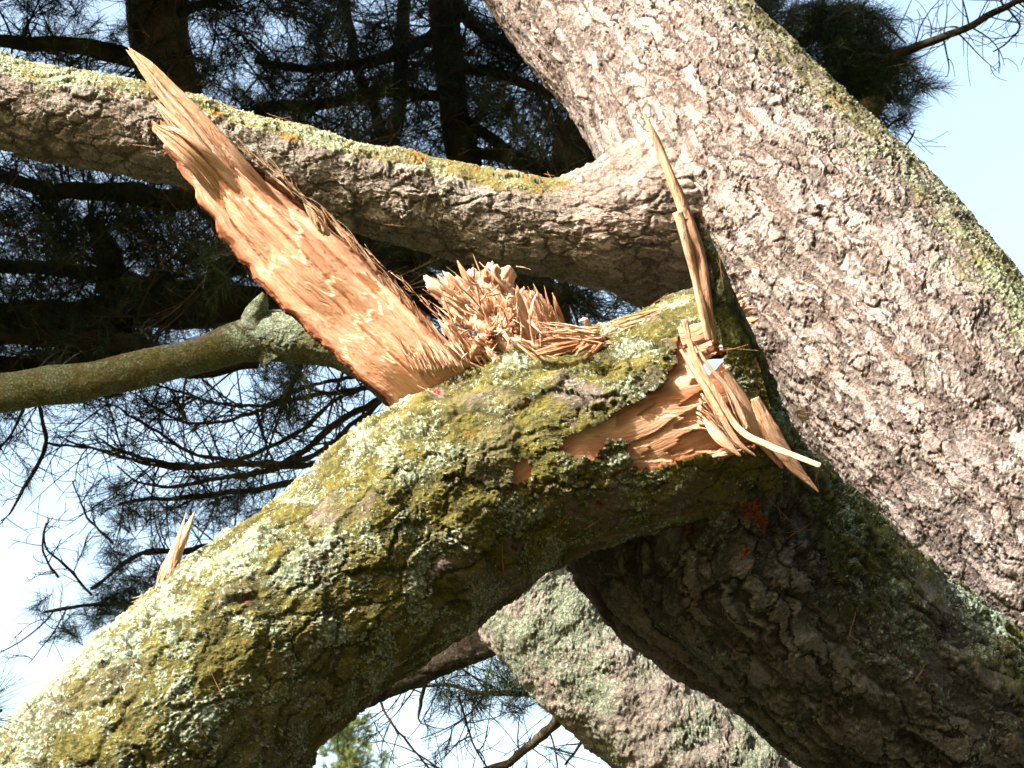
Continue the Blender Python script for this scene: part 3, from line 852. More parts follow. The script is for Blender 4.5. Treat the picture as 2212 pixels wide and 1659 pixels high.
lump(mb, 1109, 700, D - .10, 12, 30, 20, .3, 8, 1.0)  # dark-coloured lump standing in for the shaded hole in the stub
lump(mb, 1062, 728, D - .12, 11, 18, 0, .5, 9, 1.0)  # second dark lump, shade of the recess put into its colour
mb.build('torn_heartwood', wood('ragged_heartwood', c1=(.62, .34, .22), c2=(.76, .55, .43), c3=(.48, .20, .10), streak=.4, disp=.016, dark=.5), brk); mb = mbm


def chunks(mb, n, base, tip, sb, st_, w, d, dd, stain=0.0):
    """torn wedges of mixed length and width with ragged ends"""
    for i in range(n):
        b = np.array(base) + rng.normal(0, 1, 2) * sb; e = b + (np.array(tip) - np.array(base)) * rng.uniform(.25, 1.25) + rng.normal(0, 1, 2) * st_
        dz = d + rng.uniform(-dd, dd); ww = w * rng.uniform(.15, 1.0) ** 1.3 + 1; c = e - b; k = rng.normal(0, 7, 2)
        shard(mb, [(*b, dz + .03, ww), (*(b + c * .4 + k * .6), dz, ww * 1.05), (*(b + c * .75 + k), dz - .01, ww * .7), (*(e + k * .5), dz - .005, ww * rng.uniform(.02, .2))],
              flat=rng.uniform(.12, .4), nc=12, step=.004, fray=.2, groove=.5, roll=rng.uniform(-1.2, 1.2), stain=np.clip(stain + rng.choice([0, 0, .15, .5]), 0, 1), seed=i)


chunks(mb, 22, (1045, 695), (955, 622), (16, 16), (10, 14), 12, D - .04, .04)
chunks(mb, 22, (1085, 690), (1030, 590), (26, 16), (18, 12), 12, D - .03, .05, .05)
chunks(mb, 14, (1130, 730), (1095, 650), (34, 20), (24, 14), 14, D - .08, .04)
chunks(mb, 28, (1200, 735), (1158, 648), (20, 16), (14, 16), 9, D - .03, .04, .3)
chunks(mb, 26, (1040, 785), (980, 715), (26, 10), (18, 12), 12, D - .07, .03, .1)
chunks(mb, 30, (1190, 790), (1130, 745), (44, 8), (24, 8), 14, D - .10, .02)
chunks(mb, 30, (1290, 735), (1190, 755), (24, 12), (14, 12), 8, D - .12, .02, .1)
fan(mb, 20, (1040, 690), (950, 620), (30, -40), (35, -45), 2.6, D - .05, .05, seed=200)
fan(mb, 18, (1075, 680), (1035, 592), (45, 20), (55, 22), 2.4, D - .04, .05, seed=300, stain=.1)
fan(mb, 30, (1120, 730), (1120, 650), (50, 25), (40, 20), 2.4, D - .10, .03, seed=450)
fan(mb, 40, (1200, 750), (1160, 645), (38, 25), (36, 32), 2.6, D - .05, .04, seed=500, stain=.4)
fan(mb, 30, (1040, 780), (968, 690), (40, 20), (30, 28), 3, D - .07, .03, seed=600, stain=.2)
fan(mb, 46, (1300, 732), (1170, 718), (14, 18), (10, 22), 2.2, D - .12, .03, seed=700)
fan(mb, 30, (1200, 790), (1130, 740), (60, 10), (60, 20), 3, D - .13, .03, seed=800)
fan(mb, 24, (1440, 672), (1290, 722), (12, 8), (14, 10), 2.6, 4.20, .02, seed=860, stain=.3)
shard(mb, [(1000, 745, D - .08, 6), (975, 690, D - .09, 3), (945, 600, D - .1, .5)], flat=.5, seed=9)
# curls of torn fibre
for i in range(90):
    a = rng.uniform(0, 2 * math.pi); b = np.array([rng.normal(1070, 52), rng.normal(700, 45)])
    L_ = rng.uniform(12, 42); p1 = b + L_ * .5 * np.array([math.cos(a), math.sin(a)]); a2 = a + rng.normal(0, .9); p2 = p1 + L_ * .5 * np.array([math.cos(a2), math.sin(a2)])
    dd = D - rng.uniform(.05, .14); ww = rng.uniform(1, 3.5)
    shard(mb, [(*b, dd, ww), (*p1, dd - .01, ww * .8), (*p2, dd - .02, ww * .1)], flat=.35, nc=6, step=.01, seed=i)
stub = mb.build('splintered_stub', M['wood_frag'], brk)

mb = MB()
for q_ in range(5):
    shard(mb, [(1252, 738 + q_ * 2, 4.10, 5), (1205, 746 + q_ * 3, 4.09, 5), (1157, 759 + q_ * 2, 4.10, 3)], flat=.9, seed=20 + q_, nc=10, step=.004, fray=.3, stain=1.0)
fan(mb, 14, (1280, 745), (1250, 770), (25, 0), (20, 8), 4, 4.08, .02, seed=900, stain=.8)
mb.build('bark_strip', M['wood_frag'], brk)

# the splinters in the wound
mb = MB()
mb1 = MB(); shard(mb1, [(1478, 690, 4.0, 6), (1500, 770, 3.99, 7), (1552, 860, 3.97, 7.5), (1600, 930, 3.95, 7), (1660, 962, 3.91, 7), (1772, 1006, 3.86, 6)], flat=.45, seed=30, nc=14, step=.004); mb1.build('splinter', M['wood_frag'], brk)
mb1 = MB(); shard(mb1, [(1470, 755, 4.0, 3), (1492, 790, 3.99, 6), (1530, 850, 3.97, 7), (1590, 950, 3.95, 6), (1632, 985, 3.95, 2)], flat=.5, seed=31); mb1.build('splinter', M['wood_frag'], brk)
mb1 = MB(); shard(mb1, [(1500, 740, 4.0, 2), (1530, 790, 3.99, 5), (1580, 850, 3.99, 6), (1610, 915, 3.99, 7), (1600, 940, 3.98, 3)], flat=.5, seed=32); mb1.build('splinter', M['wood_frag'], brk)
mb1 = MB(); shard(mb1, [(1520, 905, 4.0, 4), (1560, 950, 3.97, 13), (1600, 985, 3.96, 3)], flat=.4, seed=33); mb1.build('splinter', M['wood_frag'], brk)
mb1 = MB(); shard(mb1, [(1605, 972, 4.0, 2), (1570, 980, 4.0, 6), (1540, 986, 4.03, 4)], flat=.4, seed=34, fray=.3); mb1.build('splinter', M['wood_frag'], brk)
mb1 = MB(); shard(mb1, [(1630, 860, 4.03, 10), (1662, 930, 4.02, 20), (1710, 1000, 4.02, 15), (1768, 1062, 4.03, 2)], flat=.35, seed=35, nc=24, step=.004, stain=.3); mb1.build('splinter', M['wood_frag'], brk)
mb1 = MB(); shard(mb1, [(1560, 800, 4.03, 14), (1610, 880, 4.02, 20), (1650, 950, 4.02, 18), (1690, 1010, 4.03, 4)], flat=.3, seed=36, nc=24, step=.004, stain=.35); mb1.build('splinter', M['wood_frag'], brk)
mb1 = MB(); shard(mb1, [(1305, 1040, 4.085, 3), (1380, 1012, 4.07, 9), (1470, 988, 4.06, 10), (1550, 978, 4.05, 6), (1600, 975, 4.04, 2)], flat=.6, seed=37, fray=.25); mb1.build('splinter', M['wood_frag'], brk)
fan(mb, 26, (1510, 880), (1590, 960), (10, -50), (20, 30), 2, 4.04, .02, seed=1000, stain=.2)
fan(mb, 22, (1575, 830), (1640, 960), (20, 20), (20, -10), 3, 4.05, .02, seed=1100, stain=.3)
fan(mb, 6, (1560, 725), (1475, 750), (10, 35), (15, 35), 3, 4.09, .02, seed=1200, stain=.4)
fan(mb, 14, (1300, 950), (1440, 880), (60, 40), (60, 40), 5, 4.05, .005, seed=1300)
mb1 = MB(); shard(mb1, [(1470, 730, 4.06, 26), (1510, 720, 4.06, 22), (1540, 700, 4.07, 14)], flat=.4, seed=40, nc=18, stain=.1); mb1.build('splinter', M['wood_frag'], brk)
# the pale edge of the standing strip and the long spike above it
mb1 = MB(); shard(mb1, [(1532, 735, 4.03, 8), (1516, 660, 4.02, 9), (1500, 590, 4.02, 9), (1482, 520, 4.01, 10), (1464, 458, 4.01, 11)], flat=.6, seed=41, nc=18, step=.004); mb1.build('splinter', M['wood_frag'], brk)
mb1 = MB(); shard(mb1, [(1545, 740, 4.05, 5), (1528, 650, 4.02, 9), (1512, 560, 4.02, 13), (1494, 500, 4.01, 14), (1480, 455, 4.01, 8)], flat=.5, seed=42, nc=18, step=.004, stain=.6); mb1.build('splinter', M['wood_frag'], brk)
mb1 = MB(); shard(mb1, [(1484, 475, 4.01, 12), (1472, 440, 4.01, 11), (1450, 385, 4.01, 10), (1428, 330, 4.02, 9), (1408, 282, 4.02, 6), (1386, 238, 4.03, .5)], flat=.45, seed=43, nc=18, step=.004, stain=.18); mb1.build('splinter', M['wood_frag'], brk)
mb1 = MB(); shard(mb1, [(1492, 480, 4.03, 9), (1474, 420, 4.02, 5), (1458, 380, 4.02, 1)], flat=.5, seed=44, stain=.8); mb1.build('splinter', M['wood_frag'], brk)
fan(mb, 40, (1585, 680), (1632, 662), (10, 22), (14, 32), 7, 4.28, .03, seed=1400)
fan(mb, 8, (1725, 890), (1758, 899), (4, 8), (2, 3), 4, 4.25, .02, seed=1500)
fan(mb, 5, (1760, 935), (1775, 936), (4, 5), (2, 3), 3, 4.25, .02, seed=1600)
mb.build('wood_fibres', M['wood_frag'], brk)['kind'] = 'stuff'

# stick of wood standing out of the limb lower left
mb = MB()
shard(mb, [(335, 1300, 4.06, 8), (352, 1265, 4.04, 14), (374, 1210, 4.03, 16), (396, 1160, 4.02, 12), (420, 1106, 4.02, 1)], flat=.5, seed=50, nc=18, step=.004)
shard(mb, [(366, 1240, 4.01, 10), (382, 1175, 4.0, 6), (402, 1108, 4.0, .5)], flat=.5, seed=51, step=.004)
shard(mb, [(372, 1265, 3.98, 10), (388, 1242, 3.98, 6), (394, 1232, 3.98, 2)], flat=.5, seed=52)
fan(mb, 22, (362, 1280), (292, 1312), (14, 8), (20, 14), 3, 4.03, .02, seed=1700, stain=.5)
fan(mb, 14, (350, 1290), (384, 1190), (14, 4), (20, 10), 3, 4.02, .02, seed=1750, stain=.1)
mb.build('splinter_stick', M['wood_frag'], brk)

# ================================================================== branches, twigs and needles
def polytube(mb, P, R, nc=5):
    T, N, B = frames(P)
    th = np.linspace(0, 2 * math.pi, nc, endpoint=False)
    V = P[:, None] + (N[:, None] * np.cos(th)[None, :, None] + B[:, None] * np.sin(th)[None, :, None]) * np.asarray(R)[:, None, None]
    mb.add(V.reshape(-1, 3), [grid_faces(len(P), nc)])


def twig(mb, p, dr, L, r, level, tips, rg, droop=0.0, kink=0.35, kids=5):
    """one curved twig with its own side twigs; tips collects where needles grow"""
    n = max(4, int(7 * min(1, L / 0.5)) + 3)
    pts = [p]; d = dr / np.linalg.norm(dr)
    bend = rg.normal(0, kink / n * 1.6, 3)
    for k in range(n):
        d = d + bend + rg.normal(0, kink / n, 3) + np.array([0, 0, droop / n])
        d /= np.linalg.norm(d)
        pts.append(pts[-1] + d * L / n)
    pts = np.array(pts)
    polytube(mb, pts, np.linspace(r, max(r * .35, .0014), n + 1), 5 if r > .008 else 3)
    if level > 0:
        for _ in range(kids):
            k = rg.randint(max(1, n // 5), n)
            t = pts[k] - pts[k - 1]; t /= np.linalg.norm(t)
            o = rg.normal(0, 1, 3); o -= t * (o @ t); o /= np.linalg.norm(o)
            a = rg.uniform(.5, 1.1)
            twig(mb, pts[k], t * math.cos(a) + o * math.sin(a), L * rg.uniform(.28, .6), max(r * .5, .0016), level - 1, tips, rg, droop, kink, kids)
    else:
        tips.append((pts[-1], pts[-1] - pts[-3]))
    return pts


def needles(name, tips, mat, parent, rg, n=46, length=.11, width=.0017, back=.10, fan_=0.8):
    P = np.array([t[0] for t in tips]); Dr = np.array([t[1] for t in tips]); Dr /= np.linalg.norm(Dr, axis=1)[:, None] + 1e-9
    k = len(P)
    P = np.repeat(P, n, 0); Dr = np.repeat(Dr, n, 0)
    P = P - Dr * rg.uniform(0, back, (k * n, 1))
    o = rg.normal(0, 1, (k * n, 3)); o /= np.linalg.norm(o, axis=1)[:, None]
    d = Dr * rg.uniform(.35, 1.2, (k * n, 1)) + o * fan_; d /= np.linalg.norm(d, axis=1)[:, None]
    l = length * rg.uniform(.6, 1.15, (k * n, 1))
    s = np.cross(d, rg.normal(0, 1, (k * n, 3))); s /= np.linalg.norm(s, axis=1)[:, None]
    mid = P + d * l * .55; tip = P + d * l + np.array([0, 0, -1]) * l * .10
    V = np.stack([P - s * width * .6, P + s * width * .6, mid + s * width * .5, mid - s * width * .5, tip], 1).reshape(-1, 3)
    b = np.arange(k * n)[:, None] * 5
    return new_mesh(name, V, [b + np.array([[0, 1, 2, 3]]), b + np.array([[3, 2, 4]])], mat, None, parent, smooth=False)


def px_limb(name, pts, mat, parent, nc=16, lump=.16, sub=None):
    P, R = px_path(pts, front=False)
    C, r, s = even(P, R, 0.03)
    C = C + .05 * np.stack([pn(C * 2.6 + 3 * k) for k in range(3)], 1) * 1.6 + .012 * np.stack([pn(C * 11 + 3 * k) for k in range(3)], 1)
    mbx = MB()
    T, N, B = frames(C); th = np.linspace(0, 2 * math.pi, nc, endpoint=False)
    q = np.stack([np.repeat(np.cos(th)[None], len(C), 0) * 1.2, np.repeat(np.sin(th)[None], len(C), 0) * 1.2, np.repeat(s[:, None] * 5, nc, 1)], -1)
    rr = r[:, None] * (1 + lump * 2 * fbm(q + pts[0][0] * .01, 2))
    V = C[:, None] + N[:, None] * (np.cos(th)[None] * rr)[..., None] + B[:, None] * (np.sin(th)[None] * rr)[..., None]
    e0 = len(C) * nc; j = np.arange(nc); j2 = (j + 1) % nc
    Vv = np.vstack([V.reshape(-1, 3), C[0], C[-1]])
    new_mesh(name, Vv, [grid_faces(len(C), nc), np.vstack([np.stack([np.full(nc, e0), j2, j], 1), np.stack([np.full(nc, e0 + 1), (len(C) - 1) * nc + j, (len(C) - 1) * nc + j2], 1)])], mat, None, parent)
    return C, r


def along(C, r, mb, tips, n, L, rg, lo=0.0, hi=1.0, level=2, bias=(0, 0, 0), tr=.006, droop=0.0, kids=5, kink=.35, side=1.0):
    for _ in range(n):
        k = rg.randint(int(lo * (len(C) - 2)) + 1, max(int(hi * (len(C) - 1)), int(lo * (len(C) - 2)) + 2))
        t = C[k] - C[k - 1]; t /= np.linalg.norm(t)
        o = rg.normal(0, 1, 3); o -= t * (o @ t); o /= np.linalg.norm(o)
        d = t * rg.uniform(.1, .8) * side + o + np.array(bias)
        twig(mb, C[k] - o * r[k] * .3, d, L * rg.uniform(.5, 1.2), tr * rg.uniform(.7, 1.3), level, tips, rg, droop, kink, kids)


def px_twig(mb, pts, tips, rg, n=8, L=.3, tr=.004, level=1, bias=(0, 0, 0), droop=0.0, kids=3):
    P, R = px_path(pts, front=False); C, r, s = even(P, R, .025)
    C = C + .03 * np.stack([pn(C * 4 + 3 * k) for k in range(3)], 1) + .012 * np.stack([pn(C * 17 + 3 * k) for k in range(3)], 1); r = r * (.8 + .5 * pn(C * 30))
    polytube(mb, C, r, 6)
    along(C, r, mb, tips, n, L, rg, .1, 1.0, level, bias, tr, droop, kids)
    tips.append((C[-1], C[-1] - C[-2]))
    return C, r


# ---- rear stem with the lichen-covered limb going left (one tree)
rear = thing('pine_tree', 'thinner pine stem with grey-green lichen behind the broken pine, bottom centre', 'tree', (1.6, 5.4, 0))
RP, RR = px_path([(-260, 895, 5.6, 42), (-60, 858, 5.6, 44), (180, 822, 5.6, 41), (330, 792, 5.6, 39), (450, 762, 5.6, 38), (560, 728, 5.55, 50), (680, 730, 5.5, 56), (800, 762, 5.45, 58), (930, 835, 5.35, 60), (1040, 980, 5.25, 72), (1085, 1160, 5.2, 94),
                  (1145, 1318, 5.15, 114), (1295, 1468, 5.1, 122), (1500, 1635, 5.05, 132), (1760, 1850, 5.05, 145)])
RP, RR = to_ground(RP, RR, out=(.5, .2))


def rear_lich(V, N, x, y):
    s = N @ (UP * .8 + RT * .3)
    return 0.47 + .07 * sstep(-.3, .6, s) + .20 * pn(V * 3.5) - .01 * sstep(900, 700, x)


limb_obj('trunk', RP, RR, 0.004, M['rear'], rear, 7, lambda V, N, x, y: .32 + .3 * pn(V * 3) + .28 * sstep(900, 700, x), rear_lich, lump=.08, lump_scale=6)
r_ = np.random.RandomState(11)
P, R = px_path([(600, 770, 5.55, 40), (565, 720, 5.55, 34), (545, 690, 5.55, 26), (560, 660, 5.55, 20), (572, 632, 5.55, 5)])
limb_obj('knob', P, R, .005, M['rear'], rear, 8, lambda V, N, x, y: .6 + 0 * x, lambda V, N, x, y: .52 + 0 * x, lump=.15, lump_scale=7)
P, R = px_path([(1130, 1360, 5.3, 34), (1010, 1400, 5.35, 34), (900, 1450, 5.4, 32), (780, 1500, 5.45, 30), (600, 1580, 5.5, 26)])
limb_obj('limb', P, R, .006, M['stem'], rear, 13, lambda V, N, x, y: .45 + 0 * x, lambda V, N, x, y: .3 + 0 * x, lump=.10, lump_scale=6)
mb = MB(); tips = []
along(RP[:1], np.zeros(1), mb, tips, 0, 0, r_) if False else None
px_twig(mb, [(1200, 1480, 5.6, 7), (1210, 1520, 5.7, 20), (1180, 1580, 5.8, 14), (1130, 1625, 5.9, 11), (1060, 1662, 6, 9), (900, 1700, 6, 6)], tips, r_, 12, .35, .004, 1)
px_twig(mb, [(1240, 1500, 5.9, 9), (1120, 1502, 6, 9), (1040, 1500, 6, 7), (960, 1480, 6, 5), (860, 1490, 6, 3)], tips, r_, 18, .3, .004, 1)
px_twig(mb, [(930, 1440, 5.6, 6), (915, 1510, 5.7, 5), (905, 1560, 5.7, 3), (925, 1570, 5.7, 2)], [], r_, 3, .12, .003, 0)
px_twig(mb, [(1260, 1590, 5.7, 5), (1245, 1610, 5.7, 4), (1220, 1659, 5.7, 3)], [], r_, 4, .2, .003, 0)
px_twig(mb, [(820, 1500, 5.7, 4), (850, 1570, 5.7, 3), (900, 1640, 5.7, 3), (960, 1700, 5.7, 2)], [], r_, 8, .25, .003, 1)
px_twig(mb, [(990, 1500, 5.7, 3), (1010, 1580, 5.7, 3), (1060, 1660, 5.7, 2)], [], r_, 8, .2, .003, 1)
mb.build('twigs', M['twig'], rear)
mb2 = MB(); t2 = []
for i in range(52):
    p = W(r_.uniform(940, 1230), r_.uniform(1430, 1545), r_.uniform(5.7, 6.3)); t2.append((p, r_.normal(0, 1, 3) + np.array([-.4, 0, -.2])))
needles('needles', t2 + tips[::6], M['needle'], rear, r_, n=44, length=.11)

# ---- background pines
def bg_tree(label, loc, trunk, mat='bg_bark', name='background_pine'):
    t = thing(name, label, 'tree', loc, 'pines behind the broken tree')
    C, r = None, None
    P, R = px_path(trunk, front=False); P, R = to_ground(P, R, out=(.3, .3))
    C, r, s = even(P, R, .03)
    mbx = MB(); polytube(mbx, C, r * (1 + .10 * pn(np.stack([s * 3, s * 0, s * 0], -1))), 18); mbx.build('trunk', M[mat], t)
    return t, C, r


# left pine: brown trunk top left
r_ = np.random.RandomState(21)
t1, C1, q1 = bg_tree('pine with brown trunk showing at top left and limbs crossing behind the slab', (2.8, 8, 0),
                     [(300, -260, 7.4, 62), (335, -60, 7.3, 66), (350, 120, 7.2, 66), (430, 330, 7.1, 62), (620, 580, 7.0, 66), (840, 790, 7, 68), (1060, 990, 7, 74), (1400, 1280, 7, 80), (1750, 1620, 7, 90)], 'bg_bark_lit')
mb = MB(); tips = []
LB = [
    [(350, 140, 7.2, 18), (240, 130, 7.1, 20), (100, 92, 7.0, 16), (-80, 70, 6.9, 14)],
    [(430, 440, 7.1, 24), (250, 430, 7.2, 22), (80, 400, 7.2, 16), (-100, 350, 7.2, 14)],
    [(760, 640, 7.2, 30), (520, 660, 7.2, 42), (280, 680, 7.2, 46), (60, 700, 7.3, 44), (-120, 715, 7.4, 40)],
    [(560, 800, 7.0, 12), (400, 790, 7.0, 22), (280, 745, 7.0, 24), (120, 720, 7.0, 20), (-80, 700, 7, 20)],
    [(620, 540, 7.4, 18), (430, 610, 7.4, 16), (200, 600, 7.4, 16), (-60, 560, 7.4, 14)],
    [(300, 760, 7.2, 40), (140, 800, 7.2, 46), (-80, 830, 7.2, 50)],
    [(240, 640, 7.3, 34), (230, 560, 7.3, 28), (180, 480, 7.3, 10)],
    [(400, 250, 7.1, 10), (520, 330, 7.0, 8), (640, 420, 7.0, 6)],
    [(330, 60, 7.2, 12), (480, 0, 7.1, 10), (620, -60, 7.0, 8)],
]
for pts in LB:
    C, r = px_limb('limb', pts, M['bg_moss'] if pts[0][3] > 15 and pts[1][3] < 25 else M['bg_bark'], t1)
    along(C, r, mb, tips, 22, .66, r_, .05, 1, 2, (0, 0, .1), .006, 0, 5, .7)
for i in range(34):
    k = r_.randint(5, 110)
along(C1[:90], q1[:90], mb, tips, 40, .9, r_, 0, 1, 2, (-.3, 0, 0), .008)
mb.build('twigs', M['twig'], t1)
needles('needles', tips[::3], M['needle'], t1, r_, n=40, length=.12)

# middle pine: dark trunk
r_ = np.random.RandomState(22)
t2_, C2, q2 = bg_tree('dark pine trunk rising behind the crotch, with bare curving twigs', (3.2, 9, 0),
                      [(940, -260, 7.8, 32), (955, -40, 7.7, 34), (972, 160, 7.6, 32), (1000, 340, 7.5, 34), (1080, 520, 7.3, 46), (1165, 650, 7.2, 50), (1230, 800, 7.2, 56), (1450, 1100, 7.2, 64), (1800, 1500, 7.2, 80)])
mb = MB(); tips = []
MBR = [
    [(1160, 640, 7.2, 44), (1040, 575, 7.2, 46), (920, 520, 7.2, 42), (760, 470, 7.2, 34), (560, 430, 7.2, 28)],
    [(1130, 680, 7.25, 40), (960, 640, 7.25, 46), (860, 565, 7.25, 48), (760, 500, 7.25, 40), (600, 440, 7.3, 30)],
    [(1190, 640, 7.0, 30), (1222, 645, 7.0, 26), (1232, 648, 7.0, 16)],
    [(1005, 330, 7.5, 14), (1110, 345, 7.4, 13), (1260, 400, 7.3, 16), (1350, 430, 7.3, 16)],
    [(990, 260, 7.5, 14), (1080, 310, 7.5, 13), (1180, 360, 7.5, 12), (1280, 420, 7.5, 12)],
    [(1320, 430, 7.1, 40), (1235, 380, 7.1, 50), (1225, 310, 7.1, 34), (1255, 240, 7.1, 24), (1260, 150, 7.1, 12)],
    [(975, 200, 7.6, 13), (800, 205, 7.5, 12), (640, 222, 7.5, 13), (520, 240, 7.5, 9)],
    [(965, 130, 7.6, 14), (1070, 150, 7.5, 12), (1200, 200, 7.4, 10)],
    [(965, 60, 7.7, 16), (850, 120, 7.6, 14), (700, 140, 7.6, 10), (560, 130, 7.6, 8)],
    [(890, -120, 8, 14), (870, 60, 8, 15), (850, 250, 8, 14), (840, 400, 8, 12)],
    [(720, -150, 8.3, 9), (760, 100, 8.2, 11), (830, 300, 8.2, 12), (880, 420, 8, 12)],
    [(960, -60, 7.6, 14), (1050, 60, 7.6, 12), (1180, 130, 7.6, 8)],
]
for pts in MBR:
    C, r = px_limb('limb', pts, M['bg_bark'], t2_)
    along(C, r, mb, tips, 22, .64, r_, .05, 1, 2, (0, 0, 0), .006, 0, 5, .7)
mb.build('twigs', M['twig'], t2_)
needles('needles', tips[::4], M['needle'], t2_, r_, n=40, length=.12)

r_ = np.random.RandomState(32)
fill = []
while len(fill) < 430:
    px_, py_ = r_.uniform(-40, 1300), r_.uniform(-60, 800)
    if pn(np.array([px_ * .006, py_ * .009, 3.3])) > .12 or (px_ > 1000 and py_ > 450): continue
    fill.append((W(px_, py_, r_.uniform(7.6, 9.2)), r_.normal(0, 1, 3)))
needles('needles', fill, M['needle'], t2_, r_, n=50, length=.13, width=.002)

# low pine at the left: sweeping bare twigs over the white sky and needle tufts under them
r_ = np.random.RandomState(23)
t3, C3, q3 = bg_tree('pine with sweeping bare twigs and dark needle tufts above the bent limb, lower left', (1.2, 8.5, 0),
                     [(820, 700, 7.5, 20), (900, 850, 7.5, 30), (1020, 1050, 7.5, 40), (1260, 1250, 7.5, 50), (1650, 1600, 7.5, 60)])
mb = MB(); tips = []; none = []
SW = [
    [(860, 830, 7.4, 7), (740, 935, 7.2, 8), (660, 985, 7.1, 8), (560, 1000, 7, 6), (420, 975, 7, 5), (330, 920, 7, 4), (210, 860, 7, 2)],
    [(850, 800, 7.4, 7), (720, 870, 7.2, 6), (600, 960, 7.1, 6), (480, 1000, 7, 6), (330, 1000, 7, 5), (180, 965, 7, 3), (130, 940, 7, 1.5)],
    [(850, 840, 7.3, 9), (700, 930, 7.2, 9), (600, 1010, 7.1, 9), (480, 1030, 7, 7), (330, 1050, 7, 4), (250, 1010, 7, 2)],
    [(860, 960, 7.4, 10), (780, 985, 7.3, 10), (640, 1005, 7.1, 9), (520, 1002, 7, 8), (400, 1000, 7, 7), (260, 975, 7, 5), (200, 940, 7, 2)],
    [(840, 820, 7.4, 8), (720, 850, 7.2, 7), (620, 870, 7.1, 6), (520, 905, 7, 5), (400, 910, 7, 4), (300, 850, 7, 3)],
    [(800, 800, 7.4, 6), (640, 850, 7.2, 6), (560, 880, 7.1, 5), (440, 860, 7, 4), (330, 830, 7, 3)],
    [(860, 1000, 7.3, 8), (700, 1030, 7.2, 9), (560, 1060, 7.1, 8), (420, 1075, 7.1, 7), (260, 1090, 7, 4)],
    [(860, 1120, 7.3, 12), (700, 1130, 7.3, 12), (560, 1160, 7.2, 12), (420, 1190, 7.2, 10), (300, 1200, 7.1, 7), (200, 1270, 7.1, 4)],
    [(760, 1200, 7.3, 12), (560, 1250, 7.2, 12), (420, 1290, 7.2, 10), (300, 1300, 7.1, 6), (90, 1320, 7.0, 4)],
]
for i, pts in enumerate(SW):
    px_twig(mb, pts, tips if i > 5 else none, r_, 26 if i <= 5 else 14, .45, .0042, 1 if i <= 5 else 2, (0, 0, -.02), 0, 3)
for pts in [[(85, 870, 7, 6), (100, 960, 7, 6), (60, 1040, 7, 5), (30, 1100, 7, 3), (0, 1120, 7, 2)], [(60, 870, 7, 5), (30, 930, 7, 4), (-20, 1000, 7, 3)],
            [(95, 960, 7, 4), (150, 965, 7, 3), (240, 975, 7, 2)], [(130, 1250, 7, 4), (100, 1190, 7, 3), (110, 1130, 7, 2)], [(200, 1290, 7, 4), (150, 1230, 7, 4), (105, 1180, 7, 3), (115, 1120, 7, 1.5)],
            [(240, 1180, 7, 4), (190, 1120, 7, 3), (150, 1040, 7, 2)]]:
    px_twig(mb, pts, none, r_, 7, .16, .003, 1, (0, 0, 0), 0, 2)
mb.build('twigs', M['twig'], t3)
tf = []
for cx, cy, sx, sy, n_ in [(250, 1080, 42, 32, 16), (330, 1120, 60, 30, 14), (480, 1090, 70, 38, 26), (520, 1160, 70, 24, 18), (240, 1200, 40, 30, 14), (300, 1290, 70, 45, 40), (400, 1250, 70, 45, 30), (230, 1330, 50, 35, 22), (85, 1315, 14, 10, 3),
                           (150, 1370, 24, 14, 5), (560, 1060, 40, 20, 8), (650, 780, 30, 30, 6), (640, 850, 50, 12, 6)]:
    for i in range(n_):
        tf.append((W(r_.normal(cx, sx * .7), r_.normal(cy, sy * .7), r_.uniform(6.9, 7.5)), np.array([-1.0, 0, .1]) + r_.normal(0, .8, 3)))
needles('needles', tf, M['needle'], t3, r_, n=52, length=.11)

# right pine behind the big trunk
r_ = np.random.RandomState(24)
t4, C4, q4 = bg_tree('pine with dense blue-green needle clumps beside the big trunk at top right', (5, 8, 0),
                     [(1600, -300, 7.6, 30), (1640, -40, 7.5, 30), (1650, 80, 7.4, 30), (1780, 330, 7.3, 40), (2050, 750, 7.2, 50), (2350, 1200, 7.2, 60)])
mb = MB(); tips = []; none = []
C, r = px_limb('limb', [(1640, 260, 7.2, 14), (1780, 180, 7.1, 13), (1900, 145, 7.0, 12), (1975, 112, 7.0, 9), (2080, 75, 7, 8), (2150, 35, 7, 7), (2240, -30, 7, 6)], M['bg_bark'], t4)
along(C, r, mb, none, 26, .42, r_, .35, 1, 1, (0, 0, .1), .004, 0, 3)
P, R = px_path([(1690, 340, 6.9, 26), (1790, 282, 6.9, 28), (1860, 245, 6.9, 25), (1895, 222, 6.9, 20), (1908, 212, 6.9, 4)])
limb_obj('limb', P, R, .007, M['side_limb'], t4, 12, lambda V, N, x, y: .75 + .2 * pn(V * 4), lambda V, N, x, y: .30 + 0 * x, lump=.14, lump_scale=6)
px_twig(mb, [(1850, 300, 7, 5), (1900, 240, 7, 4), (1960, 180, 7, 3), (2000, 170, 7, 2)], none, r_, 8, .2, .003, 1)
px_twig(mb, [(1820, 330, 7, 6), (1860, 300, 7, 5), (1900, 290, 7, 4), (1960, 250, 7, 2)], none, r_, 8, .2, .003, 1)
px_twig(mb, [(1840, 330, 7, 4), (1890, 330, 7, 4), (1950, 320, 7, 3), (1975, 285, 7, 2)], none, r_, 3, .1, .003, 0)
px_twig(mb, [(1700, 100, 7, 8), (1780, 60, 7, 6), (1860, 20, 7, 5), (1960, 90, 7, 3)], none, r_, 8, .25, .003, 1)
px_twig(mb, [(2210, -30, 7, 6), (2160, 10, 7, 4), (2200, 60, 7, 3), (2140, 110, 7, 2)], none, r_, 8, .25, .003, 1)
mb.build('twigs', M['twig'], t4)
tf = []
